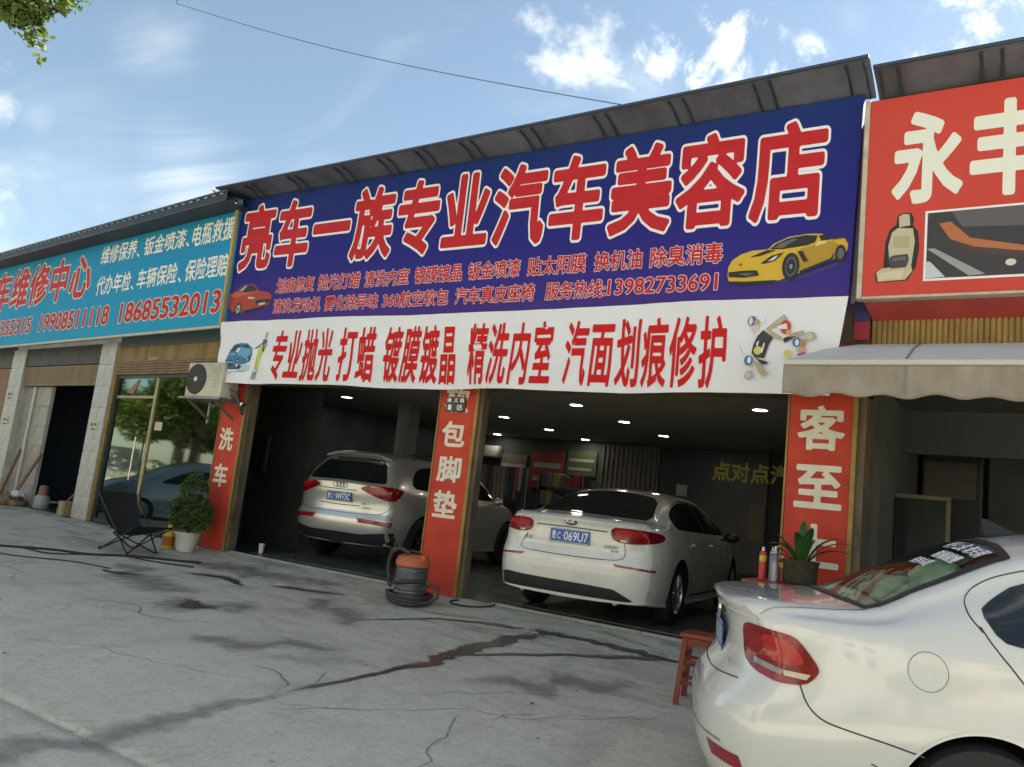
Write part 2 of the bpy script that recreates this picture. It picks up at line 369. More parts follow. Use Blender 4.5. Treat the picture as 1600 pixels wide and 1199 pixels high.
# ------------------------------------------------------------------ ground
def ground_material():
    m = bpy.data.materials.new('forecourt_concrete'); m.use_nodes = True
    nt = m.node_tree; N = nt.nodes; L = nt.links; b = N['Principled BSDF']
    tc = N.new('ShaderNodeTexCoord'); v = tc.outputs['Object']
    def nz(s, det, rg, sc=(1,1,1), dist=0, loc=(0,0,0)):
        mp = N.new('ShaderNodeMapping'); mp.inputs['Scale'].default_value = sc; mp.inputs['Location'].default_value = loc; L.new(v, mp.inputs[0])
        n = N.new('ShaderNodeTexNoise'); n.inputs['Scale'].default_value = s; n.inputs['Detail'].default_value = det; n.inputs['Roughness'].default_value = rg; n.inputs['Distortion'].default_value = dist
        L.new(mp.outputs[0], n.inputs[0]); return n.outputs['Fac']
    def rng(x, a, b_, c=0, d=1):
        r = N.new('ShaderNodeMapRange'); L.new(x, r.inputs[0]); r.inputs[1].default_value = a; r.inputs[2].default_value = b_; r.inputs[3].default_value = c; r.inputs[4].default_value = d; return r.outputs[0]
    def mixc(f, a, b_, blend='MIX'):
        x = N.new('ShaderNodeMix'); x.data_type = 'RGBA'; x.blend_type = blend
        if isinstance(f, float): x.inputs['Factor'].default_value = f
        else: L.new(f, x.inputs['Factor'])
        for k, q in (('A', a), ('B', b_)):
            if isinstance(q, tuple): x.inputs[k].default_value = (*q, 1)
            else: L.new(q, x.inputs[k])
        return x.outputs['Result']
    def mt(op, a, b_):
        x = N.new('ShaderNodeMath'); x.operation = op
        for i, q in enumerate((a, b_)):
            if isinstance(q, (int, float)): x.inputs[i].default_value = q
            else: L.new(q, x.inputs[i])
        return x.outputs[0]
    c = mixc(rng(nz(.45, 6, .6, dist=.5), .36, .64), (.46,.45,.39), (.54,.53,.465))
    c = mixc(mt('MULTIPLY', rng(nz(3.2, 9, .72, (.6, 1.7, 1)), .42, .62), .7), c, (.58,.57,.50))
    c = mixc(mt('MULTIPLY', rng(nz(1.1, 7, .7, (1.0, .55, 1), 1.2), .50, .70), .55), c, (.21,.205,.175))
    c = mixc(mt('MULTIPLY', rng(nz(6.5, 8, .75, (1.6, .6, 1), .6, (3,7,0)), .54, .70), .5), c, (.18,.175,.15))
    # dirt gathers within about two metres of the shops, where cars are washed
    sp = N.new('ShaderNodeSeparateXYZ'); L.new(v, sp.inputs[0])
    near = rng(sp.outputs[1], -3.8, -.6); wet = mt('MULTIPLY', near, rng(nz(1.7, 8, .7, (.55, 1.6, 1), 1.6, (1,2,0)), .46, .64))
    c = mixc(mt('MULTIPLY', near, .32), c, (.155,.155,.135))
    c = mixc(mt('MULTIPLY', wet, .80), c, (.10,.10,.09))
    c = mixc(mt('MULTIPLY', rng(nz(40, 4, .6), .30, .42, 1, 0), .45), c, (.05,.05,.045))
    c = mixc(mt('MULTIPLY', rng(nz(60, 3, .5, loc=(5,5,0)), .60, .68), .35), c, (.50,.50,.46))
    c = mixc(mt('MULTIPLY', rng(nz(14, 7, .8, (1,1.4,1), .4, (8,1,0)), .48, .66), .30), c, (.20,.195,.165))
    c = mixc(mt('MULTIPLY', rng(nz(90, 3, .6, loc=(2,8,0)), .52, .66), .30), c, (.22,.215,.19))
    # hairline cracks
    def cracks(scale, wdt, loc):
        mp = N.new('ShaderNodeMapping'); mp.inputs['Location'].default_value = loc; L.new(v, mp.inputs[0])
        nn = N.new('ShaderNodeTexNoise'); nn.inputs['Scale'].default_value = 2.3; nn.inputs['Detail'].default_value = 6; L.new(mp.outputs[0], nn.inputs[0])
        ad = N.new('ShaderNodeMix'); ad.data_type = 'RGBA'; ad.blend_type = 'ADD'; ad.inputs['Factor'].default_value = .55; L.new(mp.outputs[0], ad.inputs['A']); L.new(nn.outputs['Color'], ad.inputs['B'])
        vo = N.new('ShaderNodeTexVoronoi'); vo.feature = 'DISTANCE_TO_EDGE'; vo.inputs['Scale'].default_value = scale; L.new(ad.outputs['Result'], vo.inputs[0])
        return rng(vo.outputs[0], 0, wdt, 1, 0)
    ck = mt('MULTIPLY', cracks(.42, .0065, (0,0,0)), mt('MULTIPLY', rng(nz(.8, 3, .5, loc=(9,3,0)), .50, .64), .6))
    c = mixc(ck, c, (.10,.10,.09))
    gm = N.new('ShaderNodeGamma'); L.new(c, gm.inputs[0]); gm.inputs[1].default_value = .78; L.new(mixc(1.0, gm.outputs[0], (1.0, .985, .90), 'MULTIPLY'), b.inputs['Base Color'])
    L.new(mt('SUBTRACT', .86, mt('MULTIPLY', wet, .38)), b.inputs['Roughness'])
    bp = N.new('ShaderNodeBump'); bp.inputs['Strength'].default_value = .6; bp.inputs['Distance'].default_value = .015
    hh = mt('SUBTRACT', mt('ADD', nz(28, 6, .7), mt('MULTIPLY', nz(2.5, 5, .6), 2.0)), mt('MULTIPLY', ck, 1.2))
    L.new(hh, bp.inputs['Height']); L.new(bp.outputs[0], b.inputs['Normal'])
    return m
M_ground = ground_material()

def axis_vals(lo, hi, fine_lo, fine_hi, step, extra=()):
    v = []; x = fine_lo
    while x <= fine_hi+1e-6: v.append(round(x, 4)); x += step
    d = step
    x = fine_hi
    while x < hi: d *= 1.5; x += d; v.append(min(x, hi))
    d = step; x = fine_lo
    while x > lo: d *= 1.5; x -= d; v.append(max(x, lo))
    return sorted(set(v) | set(extra))
def make_ground():
    JX = (-8.55, -4.05, .45, -13.05); JY = (-5.1,)
    ex = []; ey = []
    for j in JX: ex += [j-.012, j-.006, j+.006, j+.012]
    for j in JY: ey += [j-.012, j-.006, j+.006, j+.012]
    xs = axis_vals(-1200, 1200, -20, 5, .25, ex); ys = axis_vals(-1200, 900, -10.0, .2, .1, ey)
    xs = [x for x in xs if not any(abs(x-j) < .013 and x not in ex for j in JX)]
    vs = []; fs = []; nx = len(xs)
    for y in ys:
        for x in xs:
            z = gz(y)
            if y < 0 and (any(abs(x-j) < .008 for j in JX) or any(abs(y-j) < .008 for j in JY)): z -= .014
            if -10.5 < y < 0: z += .006*noise.noise(Vector((x*.5, y*.7, 0)))*min(1, -y)
            if y > .15: z = -.02
            vs.append((x, y, z))
    for j in range(len(ys)-1):
        for i in range(nx-1): fs.append((j*nx+i, j*nx+i+1, (j+1)*nx+i+1, (j+1)*nx+i))
    mb = MB(); mb.v = vs; mb.f = fs; mb.m = [0]*len(fs)
    o = mb.build('ground', M_ground, smooth=False); o.data.polygons.foreach_set('use_smooth', [True]*len(fs))
    return struct(o)
GROUND = make_ground()
def gzz(x, y): return gz(y) + (.006*noise.noise(Vector((x*.5, y*.7, 0)))*min(1, -y) if -10.5 < y < 0 else 0)

def ribbon(name, pts, w, m, seed=1, lift=.004, step=.05, rag=.5, parent=GROUND, taper=True, label=None):
    """flat mark draped over the ground; 'fade' runs 1 at its middle to 0 at its rim and the material frays it"""
    rnd = random.Random(seed); P = [Vector((p[0], p[1], 0)) for p in pts]; q = []
    ws = w if isinstance(w, (list, tuple)) else [w]*len(P)
    for i in range(len(P)-1):
        p0 = P[max(0,i-1)]; p3 = P[min(len(P)-1,i+2)]
        n = max(2, int((P[i+1]-P[i]).length/step))
        for k in range(n):
            t = k/n; c_ = [.5*(2*P[i][x]+(P[i+1][x]-p0[x])*t+(2*p0[x]-5*P[i][x]+4*P[i+1][x]-p3[x])*t*t+(3*P[i][x]-p0[x]-3*P[i+1][x]+p3[x])*t**3) for x in (0,1)]
            q.append((Vector((c_[0], c_[1], 0)), ws[i]*(1-t)+ws[i+1]*t))
    q.append((P[-1], ws[-1])); vs = []; fs = []; fd = []; K = 7
    for i, (p, ww) in enumerate(q):
        t = (q[min(i+1, len(q)-1)][0]-q[max(i-1, 0)][0]).normalized(); n = Vector((-t.y, t.x, 0))
        e = min(1, i/7, (len(q)-1-i)/7) if taper else 1
        jx = noise.noise(Vector((i*.13, seed, 0)))*ww*1.1+noise.noise(Vector((i*.5, seed, 7)))*ww*.4
        for k in range(K):
            s = -1+2*k/(K-1); c_ = p + n*(jx+s*ww*1.0); vs.append((c_.x, c_.y, gzz(c_.x, c_.y)+lift)); fd.append((1-abs(s))*e)
    for i in range(len(q)-1):
        for k in range(K-1): fs.append((K*i+k, K*i+k+1, K*(i+1)+k+1, K*(i+1)+k))
    mb = MB(); mb.add(vs, fs); o = mb.build(name, m, parent, label=label)
    at = o.data.attributes.new('fade', 'FLOAT', 'POINT'); at.data.foreach_set('value', fd); return o
def mark_mat(name, c1, c2, rough, op=.9, thr=.30, soft=.30, ns=9.0, amp=1.0):
    m = bpy.data.materials.new(name); m.use_nodes = True; MT[name] = m
    nt = m.node_tree; N = nt.nodes; L = nt.links; p = N['Principled BSDF']; out = N['Material Output']
    tc = N.new('ShaderNodeTexCoord'); at = N.new('ShaderNodeAttribute'); at.attribute_name = 'fade'
    n = N.new('ShaderNodeTexNoise'); n.inputs['Scale'].default_value = ns; n.inputs['Detail'].default_value = 8; n.inputs['Roughness'].default_value = .7; L.new(tc.outputs['Object'], n.inputs[0])
    n2 = N.new('ShaderNodeTexNoise'); n2.inputs['Scale'].default_value = 3; n2.inputs['Detail'].default_value = 4; L.new(tc.outputs['Object'], n2.inputs[0])
    ma = N.new('ShaderNodeMath'); ma.operation = 'MULTIPLY_ADD'; L.new(n.outputs['Fac'], ma.inputs[0]); ma.inputs[1].default_value = amp
    s0 = N.new('ShaderNodeMath'); s0.operation = 'SUBTRACT'; L.new(at.outputs['Fac'], s0.inputs[0]); s0.inputs[1].default_value = amp*.5; L.new(s0.outputs[0], ma.inputs[2])
    r = N.new('ShaderNodeMapRange'); r.interpolation_type = 'SMOOTHSTEP'; L.new(ma.outputs[0], r.inputs[0]); r.inputs[1].default_value = thr; r.inputs[2].default_value = thr+soft; r.inputs[4].default_value = op
    # nothing right at the rim
    r0 = N.new('ShaderNodeMapRange'); L.new(at.outputs['Fac'], r0.inputs[0]); r0.inputs[2].default_value = .22
    mu = N.new('ShaderNodeMath'); mu.operation = 'MULTIPLY'; L.new(r.outputs[0], mu.inputs[0]); L.new(r0.outputs[0], mu.inputs[1])
    mx = N.new('ShaderNodeMix'); mx.data_type = 'RGBA'; L.new(n2.outputs['Fac'], mx.inputs['Factor']); mx.inputs['A'].default_value = (*c1, 1); mx.inputs['B'].default_value = (*c2, 1)
    L.new(mx.outputs['Result'], p.inputs['Base Color']); p.inputs['Roughness'].default_value = rough
    t = N.new('ShaderNodeBsdfTransparent'); ms = N.new('ShaderNodeMixShader'); L.new(mu.outputs[0], ms.inputs[0]); L.new(t.outputs[0], ms.inputs[1]); L.new(p.outputs[0], ms.inputs[2]); L.new(ms.outputs[0], out.inputs[0]); return m
M_stain = mark_mat('wet_oil_stain', (.045,.045,.035), (.10,.085,.065), .35, .90, .15, .50, 14, 1.1)
M_stain2 = mark_mat('damp_stain', (.10,.10,.088), (.17,.165,.145), .5, .42, .05, 1.0, 7, 1.5)
M_tar = mark_mat('tar_joint', (.16,.17,.175), (.23,.24,.24), .75, .40, .05, .85, 6, 1.2)
M_crack = mark_mat('crack_dirt', (.06,.06,.05), (.11,.11,.10), .9, .38, .15, .5, 16, 1.2)
M_rust = mark_mat('reddish_mud', (.15,.08,.07), (.11,.09,.075), .6, .45, .22, .3, 10, .8)
M_pale = mark_mat('pale_scuff', (.50,.50,.47), (.42,.42,.40), .8, .5, .05, 1.0, 9, 1.5)
ribbon('stain', [(-5.5,-1.66),(-5.3,-1.35),(-5.1,-1.05),(-4.90,-.88),(-4.5,-.74),(-4.07,-.66)], [.03,.035,.04,.05,.09,.12], M_stain, 3)
ribbon('stain', [(-5.15,-1.10),(-5.0,-.93),(-4.8,-.83)], [.03,.04,.03], M_rust, 4, .0049)
ribbon('stain', [(-4.15,-.66),(-3.6,-.60),(-3.25,-.60),(-2.98,-.62),(-2.55,-.66),(-1.9,-.70)], [.16,.09,.10,.12,.06,.03], M_stain, 7, .0056)
ribbon('stain', [(-4.0,-.60),(-4.02,-.95),(-4.0,-1.3),(-4.04,-1.7),(-4.05,-2.15),(-4.05,-2.8)], [.18,.15,.15,.17,.12,.06], M_stain, 5, .0063)
ribbon('stain', [(-4.05,-1.95),(-3.75,-1.60),(-3.35,-1.20),(-2.95,-.86),(-2.6,-.62)], [.05,.06,.06,.09,.12], M_stain, 9, .0070)
ribbon('stain', [(-4.08,-2.2),(-4.06,-2.6),(-4.06,-2.95)], [.04,.05,.03], M_rust, 10, .0077)
ribbon('joint_filler', [(-4.05,-2.5),(-4.05,-3.0),(-4.06,-3.4),(-4.09,-3.8)], [.05,.05,.04,.03], M_stain, 11, .0042)
ribbon('joint_filler', [(-4.14,-3.7),(-4.08,-4.2),(-4.04,-4.7),(-4.03,-5.2),(-4.0,-5.9),(-3.98,-6.8)], [.06,.12,.19,.24,.22,.2], M_tar, 13, .0042)
for k, (pts, w) in enumerate((([(-4.9,-3.5),(-4.5,-3.42),(-4.22,-3.6),(-4.13,-3.8)], .022), ([(-4.35,-3.05),(-4.15,-3.4),(-4.09,-3.75)], .018), ([(-3.9,-4.1),(-3.6,-3.7),(-3.3,-3.35),(-3.1,-3.1),(-2.9,-3.0),(-2.7,-2.95),(-2.2,-2.35)], .016),
     ([(-3.1,-3.1),(-2.85,-3.6),(-2.7,-4.0),(-2.6,-4.6),(-2.65,-5.6)], .016), ([(-7.9,-3.15),(-7.4,-2.95),(-7.1,-2.85),(-6.6,-3.1),(-6.0,-2.7)], .024), ([(-6.4,-4.4),(-5.8,-4.0),(-5.0,-3.9),(-4.4,-3.6)], .014), ([(-3.6,-3.2),(-3.0,-2.4),(-2.6,-2.2)], .013), ([(-5.6,-2.9),(-5.2,-2.5),(-4.7,-2.45)], .012), ([(-8.9,-3.6),(-8.0,-3.7),(-7.2,-4.1)], .02))):
    rc = random.Random(k); J = [pts[0]]
    for p_, q_ in zip(pts, pts[1:]):
        L_ = math.dist(p_, q_); n_ = max(2, int(L_/.14))
        for t_ in range(1, n_+1): J.append((p_[0]+(q_[0]-p_[0])*t_/n_+rc.uniform(-.045,.045), p_[1]+(q_[1]-p_[1])*t_/n_+rc.uniform(-.045,.045)))
    ribbon('crack', J, w*.75, M_crack, 15+k, .0035, step=.03)
for k, (pts, w) in enumerate((([(-9.6,-1.45),(-9.1,-1.75),(-8.5,-1.95),(-7.9,-2.1),(-7.3,-2.0)], [.15,.40,.45,.45,.15]), ([(-9.3,-.75),(-8.7,-.75),(-8.1,-.66),(-7.4,-.55),(-6.7,-.45)], [.2,.42,.35,.3,.1]),
     ([(-7.5,-2.35),(-7.1,-2.45),(-6.7,-2.25),(-6.2,-2.30)], [.15,.42,.45,.12]), ([(-9.0,-3.9),(-8.2,-4.6),(-7.6,-5.6)], [.2,.7,.3]), ([(-6.6,-1.3),(-6.0,-1.4),(-5.2,-1.9)], [.2,.35,.15]), ([(-3.6,-2.5),(-3.0,-2.0),(-2.4,-1.6)], [.1,.4,.2]), ([(-5.9,-3.3),(-5.3,-3.0),(-4.6,-2.5)], [.1,.35,.1]))):
    ribbon('stain', pts, w, M_stain2, 33+k, .0049+.0004*k)
for k, (pts, w) in enumerate((([(-7.4,-1.15),(-6.9,-.95),(-6.3,-.80)], [.05,.09,.03]), ([(-8.6,-1.35),(-8.0,-1.2),(-7.4,-1.35)], [.05,.12,.04]), ([(-9.3,-1.9),(-8.9,-2.0),(-8.5,-1.8)], [.04,.10,.05]), ([(-7.3,-2.3),(-6.9,-2.45),(-6.5,-2.3)], [.05,.20,.05]))):
    ribbon('stain', pts, w, M_stain, 51+k, .0085)
for k, (pts, w) in enumerate((([(-8.9,-.55),(-8.4,-.50),(-7.9,-.52)], [.05,.22,.05]), ([(-8.1,-.95),(-7.7,-.90),(-7.3,-.98)], [.05,.16,.05]), ([(-5.0,-3.4),(-4.6,-2.9),(-4.3,-2.7)], [.1,.3,.1]), ([(-11.5,-3.1),(-10.6,-3.0),(-9.7,-2.9)], [.1,.3,.1]))):
    ribbon('scuff', pts, w, M_pale, 61+k, .0095)
def litter():
    rnd = random.Random(21); mb = MB()
    for _ in range(150):
        x = rnd.uniform(-12, -.5); y = -rnd.uniform(.1, 6.0)**1.0; s = rnd.uniform(.008, .028); z = gzz(x, y)+.006; a = rnd.uniform(0, 6.3); pts = []
        for k in range(5): r = s*rnd.uniform(.5, 1.1); t = a+k*1.256; pts.append((x+r*math.cos(t), y+r*.7*math.sin(t), z+rnd.uniform(0, .006)))
        mb.add(pts, [(0,1,2,3,4)], rnd.randrange(3))
    o = mb.build('ground_litter', [mat('dead_leaf', (.10,.06,.03), .8), mat('dark_grit', (.05,.05,.045), .9), mat('pale_scrap', (.45,.44,.40), .7)]); o['kind'] = 'stuff'; o['label'] = 'scattered leaf bits and grit on the forecourt'; o['category'] = 'litter'
litter()
# dark flexible hoses and cables that lie across the left of the forecourt
def hose(name, pts, r, m, label, cat='hose', n=7):
    P = []
    for i in range(len(pts)-1):
        for k in range(8):
            t = k/8; p0 = pts[max(i-1, 0)]; p1 = pts[i]; p2 = pts[i+1]; p3 = pts[min(i+2, len(pts)-1)]
            q = [.5*(2*p1[j]+(p2[j]-p0[j])*t+(2*p0[j]-5*p1[j]+4*p2[j]-p3[j])*t*t+(3*p1[j]-p0[j]-3*p2[j]+p3[j])*t**3) for j in range(2)]
            P.append((q[0], q[1], gzz(q[0], q[1])+r*.9))
    P.append((pts[-1][0], pts[-1][1], gzz(*pts[-1][:2])+r*.9))
    mb = MB(); mb.tube(P, r, n); o = mb.build(name, m, smooth=True); tag(o, label, cat); return o
hose('black_hose', [(-16.2,-3.2),(-13.4,-2.6),(-11.8,-2.3),(-10.9,-1.75),(-10.3,-1.55),(-9.9,-1.2),(-9.3,-.95),(-9.0,-.8)], .016, M_rubber, 'thick black hose lying across the forecourt in front of the folding chair')
hose('black_hose', [(-15.9,-3.5),(-13.0,-2.9),(-11.3,-2.0),(-10.6,-1.9),(-10.1,-1.3),(-9.4,-1.2),(-8.8,-1.05)], .010, M_rubber, 'thin dark wash hose beside the thick black hose on the left forecourt')
hose('power_cable', [(-13.6,-3.6),(-11.6,-2.55),(-10.6,-2.35),(-9.9,-2.0),(-9.2,-1.9)], .008, M_rubber, 'thin black cable lying nearest the camera on the left forecourt', 'cable')

# interior floor, threshold strip
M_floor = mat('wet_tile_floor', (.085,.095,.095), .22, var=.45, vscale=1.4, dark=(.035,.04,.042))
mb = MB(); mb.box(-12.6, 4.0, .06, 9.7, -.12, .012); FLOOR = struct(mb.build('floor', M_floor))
def floor_tiles():
    mb = MB(); mt_ = mat('floor_tile', (.12,.13,.13), .25, var=.4, vscale=2, dark=(.06,.065,.065))
    rnd = random.Random(4)
    for i in range(19):
        for j in range(5):
            x = -12.4+i*.6; y = .30+j*.6
            if x > -1.9 or x < -9.5: continue
            mb.box(x+.004, x+.596, y+.004, y+.596, .012, .017+rnd.random()*.0015)
    me = mb.build('floor_tile', mt_, FLOOR); me['kind'] = 'stuff'
floor_tiles()
M_curb = mat('pale_threshold_stone', (.36,.35,.32), .6, var=.3, vscale=6)
x = -9.50; k = 0
src = None
mbx = MB(); mbx.box(0, .894, 0, .05, -.10, .022, b=.004)
while x < -1.95:
    if -6.05 < x+.45 < -5.35: x += .9; continue
    if src is None: src = mbx.build('threshold_stone', M_curb, FLOOR, local=True); src.location = (x, .02, 0)
    else: inst(src, FLOOR, (x, .02, 0))
    x += .9

# ------------------------------------------------------------------ main shop
MAIN = thing('car_wash_shop', 'middle shop with two open wash bays between orange red lettered pillars', 'shop building', (-5.7, 0, 0))
def pillar(x0, x1, xr, depth, side_mat, name_label):
    """pillar body, red vinyl panel on its face, gold edge strips"""
    mb = MB(); mb.box(x0, xr, 0.0, depth, -.05, 3.3); p = mb.build('pillar', side_mat, MAIN)
    mb = MB(); mb.box(x0+.03, x1, -.03, -.002, .0, 2.9); rp = mb.build('red_panel', M_panelred, p, label=name_label)
    mb = MB(); mb.box(x1+.002, x1+.045, -.045, -.001, 0, 2.9, b=.006); mb.build('gold_trim', M_gold, p)
    mb = MB(); mb.box(x0+.008, x0+.028, -.042, -.001, 0, 2.9, b=.004); mb.build('gold_trim', M_gold, p)
    return p
M_rustside = mat('rusty_pillar_side', (.17,.13,.08), .7, var=.6, vscale=5, dark=(.06,.05,.04), stretch=(1,1,.3))
P1 = pillar(-10.12, -9.60, -9.52, .14, M_rustside, 'red panel with white wash characters')
P2 = pillar(-6.04, -5.49, -5.40, .12, M_rustside, None)
P3 = pillar(-1.91, -1.33, -1.22, .50, M_rustside, None)
UX = Vector((1,0,0)); UZ = Vector((0,0,1))
def pil_text(par, items, xlo, xhi):
    for ch, z0, z1, col in items:
        mb = MB(); text_into(mb, ch, Vector((0,-.0325,0)), UX, UZ, xlo, xhi, z0, z1, .028, .0, 0)
        mb.build('lettering', col, par)
pil_text(P1, [('友', 2.12, 2.40, M_ltr), ('洗', 1.43, 1.75, M_ltr), ('车', .90, 1.22, M_ltr)], -10.03, -9.74)
pil_text(P2, [('软', 2.13, 2.43, M_ltr), ('包', 1.72, 2.01, M_ltr), ('脚', 1.30, 1.59, M_ltr), ('垫', .88, 1.18, M_ltr)], -5.93, -5.60)
pil_text(P3, [('客', 1.93, 2.32, M_ltr), ('至', 1.40, 1.77, M_ltr), ('上', .88, 1.24, M_ltr)], -1.79, -1.40)
# small dark number plate on the middle pillar
mb = MB(); mb.box(-5.915, -5.63, -.052, -.034, 2.13, 2.31, b=.004); hp_ = mb.build('house_number_plate', mat('plate_black', (.02,.03,.045), .35), MAIN)
mb = MB()
for xx, ch in ((-5.90,'遵'),(-5.80,'义'),(-5.71,'路')): text_into(mb, ch, Vector((0,-.0535,0)), UX, UZ, xx, xx+.06, 2.245, 2.295, .02, .0)
text_into(mb, '05', Vector((0,-.0535,0)), UX, UZ, -5.745, -5.67, 2.15, 2.215, .02, .0)
mb.box(-5.88, -5.83, -.0535, -.0525, 2.15, 2.215)
mb.build('lettering', M_ltrw, hp_)
# lintel, walls, ceiling
mb = MB(); mb.box(-10.12, -1.22, 0.002, .30, 2.44, 3.3); mb.build('lintel', M_brown, MAIN)
mb = MB(); mb.box(-10.12, -1.22, .0, .30, 3.3, 5.22); mb.build('upper_wall', M_white, MAIN)
mb = MB(); mb.box(-12.7, -1.3, .30, 9.8, 2.80, 2.9); mb.build('ceiling', M_ceil, MAIN)
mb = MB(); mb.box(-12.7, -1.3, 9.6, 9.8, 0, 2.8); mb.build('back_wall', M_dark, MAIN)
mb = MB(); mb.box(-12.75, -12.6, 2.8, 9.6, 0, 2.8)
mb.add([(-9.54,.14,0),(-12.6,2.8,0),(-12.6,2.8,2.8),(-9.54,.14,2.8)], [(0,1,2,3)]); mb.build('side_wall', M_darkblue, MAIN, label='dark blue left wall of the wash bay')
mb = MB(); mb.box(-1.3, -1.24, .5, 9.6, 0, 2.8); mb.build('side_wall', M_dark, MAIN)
mb = MB(); mb.box(-12.9, -1.2, .3, 10.0, 5.0, 5.2)
mb.box(-12.9, -1.2, 10.0, 10.15, 0, 5.2); mb.build('roof', M_sheetdark, MAIN)
mb = MB(); mb.box(-10.35, -10.05, 4.2, 4.5, 0, 2.8); mb.build('column', mat('dim_column', (.20,.21,.22), .8, var=.2), MAIN)
# wall skirting of lighter lower band on the left wall, seen dimly
mb = MB()
for i in range(6):
    a = i/6; b = (i+.94)/6
    xa, ya = -9.56+(-12.6+9.56)*a, .50+(2.8-.5)*a; xb, yb = -9.56+(-12.6+9.56)*b, .50+(2.8-.5)*b
    mb.add([(xa+.02,ya-.02,1.15),(xb+.02,yb-.02,1.15),(xb+.02,yb-.02,1.75),(xa+.02,ya-.02,1.75)], [(0,1,2,3)])
mb.build('wall_panel', mat('dim_teal_panel', (.16,.24,.24), .4, var=.5, vscale=1.5), MAIN)
# back wall dressing
BW = 9.6
mb = MB(); mb.box(-8.5, -7.05, BW-.06, BW-.01, .1, 2.75)
for i in range(12): mb.box(-8.5+i*.12, -8.44+i*.12, BW-.10, BW-.06, .1, 2.72)
tag(mb.build('grey_curtain', mat('grey_curtain', (.16,.15,.14), .8, var=.3, vscale=3)), 'grey pleated curtain hanging on the back wall of the right bay', 'curtain')
mb = MB(); mb.box(-7.0, -4.6, BW-.05, BW-.005, .2, 2.75); nb = mb.build('dark_display_board', mat('display_board', (.020,.032,.045), .35, var=.35, vscale=2))
tag(nb, 'large dark blue board with yellow characters on the back wall', 'sign board')
mb = MB(); text_into(mb, '点对点汽车', Vector((0,BW-.056,0)), UX, UZ, -5.80, -3.75, 2.12, 2.52, .03, .0)
mb.build('lettering', mat('dull_yellow', (.72,.64,.10), .5), nb)
for (x0,x1,z0,z1,col) in ((-4.95,-4.63,.9,1.65,(.20,.17,.10)),(-6.6,-6.35,1.7,1.95,(.35,.35,.30))):
    mb = MB(); mb.box(x0, x1, BW-.068, BW-.052, z0, z1); mb.build('notice', mat('notice_%d' % int(col[2]*100), col, .6), nb)
for i, (x0, x1, z0, z1, col) in enumerate(((-10.45,-9.55,1.55,2.5,(.28,.05,.05)),(-11.4,-10.6,1.6,2.35,(.14,.12,.10)),(-9.45,-8.65,1.95,2.55,(.09,.12,.07)))):
    mb = MB(); mb.box(x0, x1, BW-.04, BW-.01, z0, z1); mb.box(x0+.06, x1-.06, BW-.05, BW-.04, z0+(z1-z0)*.55, z0+(z1-z0)*.68, 1); mb.box(x0+.06, x1-.12, BW-.05, BW-.04, z0+(z1-z0)*.2, z0+(z1-z0)*.32, 1)
    o = mb.build('wall_poster', [mat('poster_%d' % i, col, .5), mat('poster_pale', (.35,.34,.31), .5)])
    tag(o, ['dim red poster on the back wall left of the curtain', 'brownish poster at the far left of the back wall', 'dark green poster nearest the curtain'][i], 'poster')
# shelves with goods
def shelf(x, y, w, label, seed):
    t = thing('goods_shelf', label, 'shelf', (x, y, 0), 0, 'stock shelves at the back of the bays')
    mb = MB()
    for s in (0, w): mb.box(x+s-.02, x+s+.02, y-.2, y+.2, 0, 1.9)
    mb.build('frame', M_steel, t)
    rnd = random.Random(seed); cols = [(.30,.28,.24),(.25,.04,.04),(.05,.09,.16),(.32,.30,.10),(.10,.13,.11),(.18,.18,.2)]
    for k in range(4):
        z = .25+k*.45; mb = MB(); mb.box(x+.02, x+w-.02, y-.2, y+.2, z, z+.025); sh = mb.build('shelf_board', M_steel, t)
        xx = x+.05
        while xx < x+w-.2:
            ww = rnd.uniform(.08, .2); hh = rnd.uniform(.14, .34); c = rnd.randrange(6); mb = MB(); mb.box(xx, xx+ww, y-.15, y+.1, z+.026, z+.026+hh, b=.008); mb.build('carton', mat('carton_%d' % c, cols[c], .6), sh); xx += ww+.02
shelf(-11.5, 9.2, 1.1, 'steel shelf of cartons at the far left of the back wall', 1)
shelf(-9.9, 9.25, 1.2, 'steel shelf of cartons below the red poster', 2)
tag(MB().box(-12.2, -11.35, BW-.28, BW-.02, 2.22, 2.52, b=.04).box(-12.1, -11.45, BW-.285, BW-.27, 2.26, 2.30).build('indoor_air_conditioner', mat('dim_white', (.42,.42,.40), .5), smooth=40), 'white indoor air conditioner high on the back wall at the far left', 'air conditioner')
RK = thing('towel_rack', 'steel rail hung with dark and pinkish wash towels near the back of the right bay', 'rack', (-10.6, 8.2, 0))
mb = MB(); mb.tube([(-11.3,8.2,0),(-11.3,8.2,1.95),(-9.7,8.2,1.95),(-9.7,8.2,0)], .018, 6); mb.build('rail_frame', M_steel, RK)
rnd = random.Random(2)
for k in range(13):
    x = -11.2+k*.115; h = rnd.uniform(.45, .95); w_ = rnd.uniform(.07, .10); mb = MB(); mb.box(x, x+w_, 8.17, 8.23, 1.94-h, 1.96, b=.012); cc = ((.28,.10,.10),(.05,.06,.08),(.30,.27,.24),(.10,.12,.20))[rnd.randrange(4)]; mb.build('towel', mat('towel_%d' % int(cc[0]*100), cc, .9), RK)
for k, (x, y, lb) in enumerate(((-7.6,8.6,'nearer stack of tyres below the curtain'),(-8.35,8.9,'tyre stack left of the nearer one below the curtain'))):
    t = thing('tyre_stack', lb, 'tyres', (x, y, .012), 0, 'tyre stacks at the back wall')
    for q in range(3+k): mb = MB(); mb.lathe([(.20,.01),(.30,.0),(.325,.05),(.325,.15),(.30,.20),(.20,.19),(.20,.01)], (x+.02*q, y, .012+.2*q), 22); mb.build('tyre', M_black, t, smooth=40)
